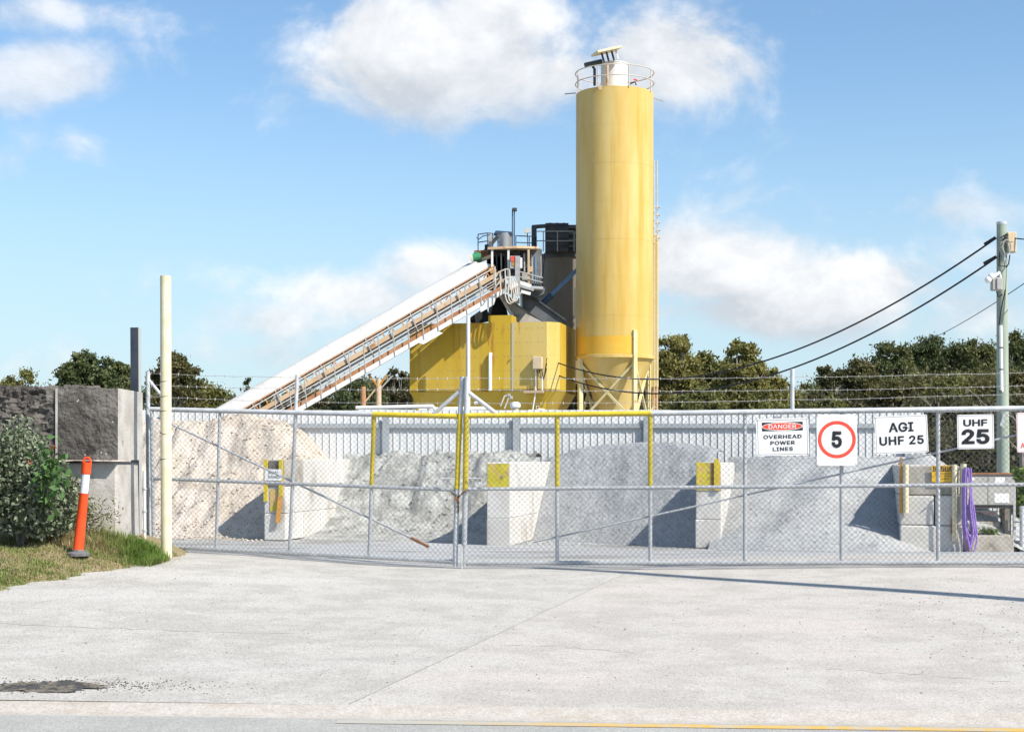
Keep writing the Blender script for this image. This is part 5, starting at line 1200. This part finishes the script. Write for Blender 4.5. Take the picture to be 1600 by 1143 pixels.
MB().tube([P(1563.5, 508, PD - .17), P(1565, 612, PD - .18)], .045, 10).build('white_conduit', m_whitep, pp, True)
for py in (542, 576, 610): MB().tube([P(1564.3, py, PD - .17), P(1564.3, py + 2, PD - .17)], .056, 8).build('conduit_band', m_chain, pp)
lo = []
for q_ in np.linspace(R(-60), R(240), 14): lo.append(P(1569 + 6.5 * math.cos(q_), 388 - 11 * math.sin(q_), PD - .22))
for dk in (0, .05): MB().tube([p + Vector((dk, -dk, dk * .6)) for p in lo] + [P(1568, 412, PD - .2)], .02, 6).build('cable_loop', m_railg, pp, True)
for pts in ([(1570, 370), (1563, 385), (1561, 415), (1572, 416)], [(1578, 398), (1576, 412), (1572, 418)], [(1557, 455), (1560, 464), (1566, 460)], [(1571, 452), (1564, 485), (1561, 508)], [(1563, 372), (1572, 366), (1577, 368)]):
    MB().tube([P(x, y, PD - .2) for x, y in pts], .016, 6).build('loose_cable', m_cable, pp)
MB().prism([P(1562, 664, PD - .2), P(1568, 645, PD - .2), P(1572, 647, PD - .2), P(1568, 668, PD - .2)], (0, -.01, 0)).build('torn_plate', m_steel_pale, pp)
def overhead(label, a, b, sag, r):
    o = thing('overhead_cable', label, 'cable', tuple(a), 'overhead cables from the power pole')
    MB().tube([a.lerp(b, k / 40) - Vector((0, 0, 4 * sag * (k / 40) * (1 - k / 40))) for k in range(41)], r, 7).build('cable', m_cable, o, True)
    return o
ov = overhead('upper of two thick black cables sagging from pole to hopper', P(855, 560, 62.0), P(1556, 372, PD - .13), 2.0, .026); MB().tube([P(1538, 382, PD), P(1556, 371, PD - .13)], .045, 8).build('dead_end_grip', m_cable, ov, True)
ov = overhead('lower of two thick black cables sagging from pole to hopper', P(857, 580, 62.0), P(1557, 402, PD - .13), 2.0, .026); MB().tube([P(1537, 412, PD), P(1557, 401, PD - .13)], .045, 8).build('dead_end_grip', m_cable, ov, True)
overhead('thin black cable crossing behind the power pole below its lamps', P(1440, 536, 70.), P(1640, 415, 39.0), .15, .013)
overhead('thin black cable leaving the power pole top towards the right edge', P(1578, 371, PD - .1), P(1700, 366, 38.5), .1, .016)

# ------------------------------------------------------------------ trees
def gum_tree(label, px, top_px, half_px, d, mat, seed, n=6000, leaf=(.25, .105), low=.35, gaps=1., nclump=26, name='gum_tree', group='gum trees behind the works', cat='gum tree', bark=None, base=None):
    rs = np.random.default_rng(seed); n = int(n * 2.3); leaf = (leaf[0] * .74 if leaf[0] > .3 else leaf[0], leaf[1] * .74 if leaf[0] > .3 else leaf[1]); nclump = int(nclump * 1.8); s = FPX / d; X = (px - HX) / s; ztop = EYE + (HY - top_px) / s; zb = -.7 if base is None else base; H = ztop - zb; W = half_px / s
    o = thing(name, label, cat, (X, d, zb), group); cl = []; tries = 0
    while len(cl) < nclump and tries < 3000:
        tries += 1; v = rs.normal(size=3); v /= np.linalg.norm(v); v *= rs.uniform(.35, 1) ** .5; v[2] = abs(v[2]) * 1.05 - .12 if rs.random() < .62 else v[2]
        r_ = W * rs.uniform(.13, .30) * gaps; hz = H * (1 - low) * .5
        c = np.array([X + v[0] * (W - r_ * .7), d + v[1] * W * .8, zb + H * low + hz + v[2] * (hz - r_ * .55)])
        if all(np.linalg.norm((c - e[0]) / (1, 1.8, 1)) > .62 * (r_ + e[1]) * .72 for e in cl): cl.append((c, r_))
    vol = np.array([e[1] ** 2.2 for e in cl]); k = (vol / vol.sum() * n).astype(int); pts = []
    for (c, r_), m_ in zip(cl, k):
        u = rs.normal(size=(m_, 3)); u /= np.linalg.norm(u, axis=1, keepdims=True); rr = np.minimum(np.abs(rs.normal(size=(m_, 1))) * .52 + .12, 1.5)
        lump = 1 + .28 * np.sin(u[:, :1] * 5 + seed) * np.sin(u[:, 2:] * 6 + u[:, 1:2] * 4)
        pts.append(c + u * rr * r_ * lump * (1.12, 1, .8))
    p = np.concatenate(pts)
    v, q = leaf_quads(p, leaf[0], leaf[1], rs, .45); np_obj('crown', v, q, mat, o)
    bk = bark or m_barkpale; mb = MB(); fork = Vector((X + rs.normal() * W * .08, d, zb + H * low * .7)); tr_ = max(.10, H * .018)
    mb.tube([(X, d, zb - .2), ((X + fork.x) / 2 + rs.normal() * .1, d, (zb + fork.z) / 2), fork], [tr_ * 1.2, tr_, tr_ * .85], 8)
    mb.build('trunk', bk, o, True); mb = MB()
    for (c, r_) in cl[:16]:
        c = Vector(c); m_ = fork.lerp(c, .5) + Vector((rs.normal() * .12 * W, 0, H * .03)); mb.tube([fork, m_, c], [tr_ * .55, tr_ * .33, tr_ * .12], 5)
        for e in range(2): t_ = c + Vector(rs.normal(size=3)) * r_ * .6; mb.tube([m_.lerp(c, .6), t_], [tr_ * .2, tr_ * .06], 4)
    mb.build('limbs', bk, o); return o
T = gum_tree
# left of the yard
T('olive low tree at the far left, over the block wall', 32, 572, 46, 112, m_leaf_olive, 1, 6000, low=.3)
T('dark spreading gum with knotted clumps over the block wall', 138, 545, 56, 85, m_leaf_dark, 2, 9000, (.34, .17), .42, .85, 44, bark=m_bark)
T('dark gum crown touching the left side of the steel column', 186, 556, 34, 88, m_leaf_dark, 12, 5000, (.34, .17), .4, .85, 30, bark=m_bark)
T('tall brownish gum right behind the cream pole', 272, 537, 45, 92, m_leaf_brown, 3, 8000, (.32, .14), .3, .9, 34)
T('spreading brown green tree right of the cream pole', 322, 584, 52, 96, m_leaf_olive, 4, 8000, (.32, .14), .2, 1., 30)
T('low bushy tree whose top shows at foot of conveyor cover', 350, 604, 44, 104, m_leaf_green, 5, 5000, low=.15)
T('small treetop just left of the conveyor cover', 388, 585, 14, 120, m_leaf_dark, 6, 1200, (.4, .18), .45, 1., 9)
T('tiny treetop breaking over the conveyor cover edge', 414, 578, 11, 122, m_leaf_dark, 7, 900, (.4, .18), .5, 1., 7)
T('dark tree under the conveyor beside the tan support leg', 560, 590, 55, 88, m_leaf_dark, 8, 7500, low=.12, bark=m_barkpale)
T('dark green tree between conveyor and the left end of the hopper', 620, 556, 46, 92, m_leaf_shade, 9, 8000, low=.12)
T('dark low tree under the middle of the conveyor', 500, 612, 60, 98, m_leaf_shade, 10, 6000, low=.1)
T('shaded tree behind the yellow hopper', 690, 590, 60, 100, m_leaf_shade, 11, 4000, low=.1)
T('dark tree seen between the silo legs', 925, 560, 80, 84, m_leaf_shade, 13, 9000, low=.05)
# right of the silo
T('golden olive gum immediately right of the tall silo', 1050, 502, 52, 86, m_leaf_gold, 20, 10500, (.34, .16), .16, 1., 40)
T('golden gum second to the right of the silo', 1110, 532, 46, 90, m_leaf_olive, 21, 8500, (.34, .16), .16, 1., 34)
T('round golden gum with sky gaps, third right of the silo', 1158, 517, 44, 84, m_leaf_gold, 22, 8500, (.34, .16), .2, .85, 34)
T('low golden tree beneath the sagging cables', 1203, 566, 36, 88, m_leaf_gold, 23, 6500, low=.15)
T('low brown tree between the two forest edges', 1252, 592, 34, 104, m_leaf_brown, 24, 5000, low=.15)
T('wispy tree with thin top sprays at the forest edge', 1298, 558, 34, 112, m_leaf_brown, 25, 5200, (.34, .13), .25, .75, 26)
T('brown rounded tree at the forest edge', 1342, 553, 50, 100, m_leaf_brown, 26, 9000, low=.15)
T('dark green windblown tree rising in the forest', 1392, 527, 48, 124, m_leaf_green, 27, 9000, (.42, .18), .3)
T('dark green windblown tree on the skyline, left of the power pole', 1448, 514, 50, 132, m_leaf_dark, 28, 9000, (.42, .18), .3)
T('ragged skyline tree touching the power pole', 1512, 520, 52, 128, m_leaf_green, 29, 9000, (.42, .18), .3)
T('ragged skyline tree right of the power pole', 1585, 512, 50, 130, m_leaf_dark, 30, 9000, (.42, .18), .3)
T('brown olive tree low in the forest, above the speed sign', 1290, 605, 50, 84, m_leaf_olive, 31, 8000, low=.12)
T('brown tree in front of the forest, above the tilted sign', 1402, 580, 56, 88, m_leaf_brown, 32, 9500, low=.12)
T('olive brown tree in front of the forest, left of the power pole', 1490, 572, 58, 86, m_leaf_olive, 33, 9500, low=.12)
T('brown tree in front of the forest, right of the power pole', 1590, 560, 58, 88, m_leaf_brown, 34, 9500, low=.12)
T('golden brown low tree right of the silo, over the fence', 1090, 592, 70, 80, m_leaf_olive, 35, 9000, low=.1)
T('olive low tree over the fence under the cables', 1180, 600, 60, 82, m_leaf_olive, 36, 8000, low=.1)
# bare pale trunks in the gloom beyond the end of the fence
for i, (px, yb, yt, d, lean, lab) in enumerate(((1590, 760, 640, 47, 4, 'pale forked trunk right of the power pole beyond the fence'), (1480, 770, 628, 56, -14, 'thin pale trunk beyond the fence end, left of the power pole'), (1530, 770, 632, 60, 18, 'leaning bare sapling between the small sign and power pole'), (1455, 770, 634, 62, 10, 'slim bare trunk just past the end of the fence'))):
    o = thing('bare_tree', lab, 'bare tree', tuple(P(px, 745, d))[:2] + (-.7,), 'bare trunks beyond the fence'); rs = random.Random(i)
    a, b = P(px, 745, d), P(px + lean, yt, d); a.z = -.8; m_ = a.lerp(b, .5) + Vector((rs.uniform(-.15, .15), 0, 0)); MB().tube([a, m_, b], [.11, .08, .03], 7).build('trunk', m_bark, o, True); mb = MB()
    for k in range(9):
        s = a.lerp(b, rs.uniform(.3, .98)); e = s + Vector((rs.uniform(-1, 1) * 1.2, rs.uniform(-.3, .3), rs.uniform(.1, 1.1))); mb.tube([s, s.lerp(e, .5) + Vector((0, 0, rs.uniform(-.1, .1))), e], [.028, .016, .006], 4)
    mb.build('twigs', m_bark, o)
# woodland masses that read as one
def mass(name, n, prof, below, d0, d1, rad, nb, mat, leaf, seed):
    """crowns crowding under a skyline given as (pixel, pixel) points"""
    rs = np.random.default_rng(seed); xs, ts = zip(*prof); pts = []
    for k in range(nb):
        d = rs.uniform(d0, d1); px = rs.uniform(xs[0], xs[-1]); r_ = rs.uniform(.6, 1.25) * rad; s = FPX / d
        tp = float(np.interp(px, xs, ts)) + r_ * s * .95; py = tp + (below - tp) * (rs.random() ** 1.6 if k % 3 else 0.)
        c = np.array([(px - HX) / s, d, EYE + (HY - py) / s]); m_ = n // nb
        u = rs.normal(size=(m_, 3)); u /= np.linalg.norm(u, axis=1, keepdims=True); lump = 1 + .3 * np.sin(u[:, :1] * 5 + k) * np.sin(u[:, 2:] * 6 + k)
        pts.append(c + u * np.minimum(np.abs(rs.normal(size=(m_, 1))) * .45 + .25, 1.25) * r_ * lump * (1.15, 1., .85))
    p = np.concatenate(pts); v, q = leaf_quads(p, leaf[0], leaf[1], rs, .4); return np_obj(name, v, q, mat, kind='stuff')
far = ((1225, 612), (1300, 582), (1345, 570), (1400, 548), (1450, 536), (1510, 543), (1560, 537), (1680, 533))
mass('woodland', 70000, far, 690, 136, 160, 1.7, 210, m_leaf_green, (.36, .17), 3)
mass('woodland', 36000, tuple((x, y + 34) for x, y in far), 690, 96, 112, 1.3, 150, m_leaf_brown, (.28, .13), 7)
mass('woodland', 40000, ((1020, 552), (1060, 546), (1100, 566), (1150, 562), (1185, 574), (1232, 604)), 690, 92, 106, 1.1, 150, m_leaf_olive, (.27, .125), 8)
mass('woodland', 26000, ((-60, 598), (60, 602), (140, 592), (210, 598), (280, 590), (360, 614)), 680, 112, 124, 1.2, 90, m_leaf_dark, (.3, .14), 9)
mass('undergrowth', 40000, ((1436, 618), (1680, 612)), 790, 62, 74, 1.0, 120, m_leaf_shade, (.3, .14), 4)
mass('undergrowth', 26000, ((860, 600), (1020, 610), (1440, 622)), 700, 90, 98, 1.0, 110, m_leaf_shade, (.3, .14), 5)
mass('undergrowth', 24000, ((340, 620), (480, 606), (560, 585), (700, 590)), 720, 100, 108, 1.1, 90, m_leaf_shade, (.3, .14), 10)
mass('thicket', 14000, ((1440, 660), (1700, 650)), 800, 50, 60, .7, 70, m_leaf_shade, (.2, .09), 6)
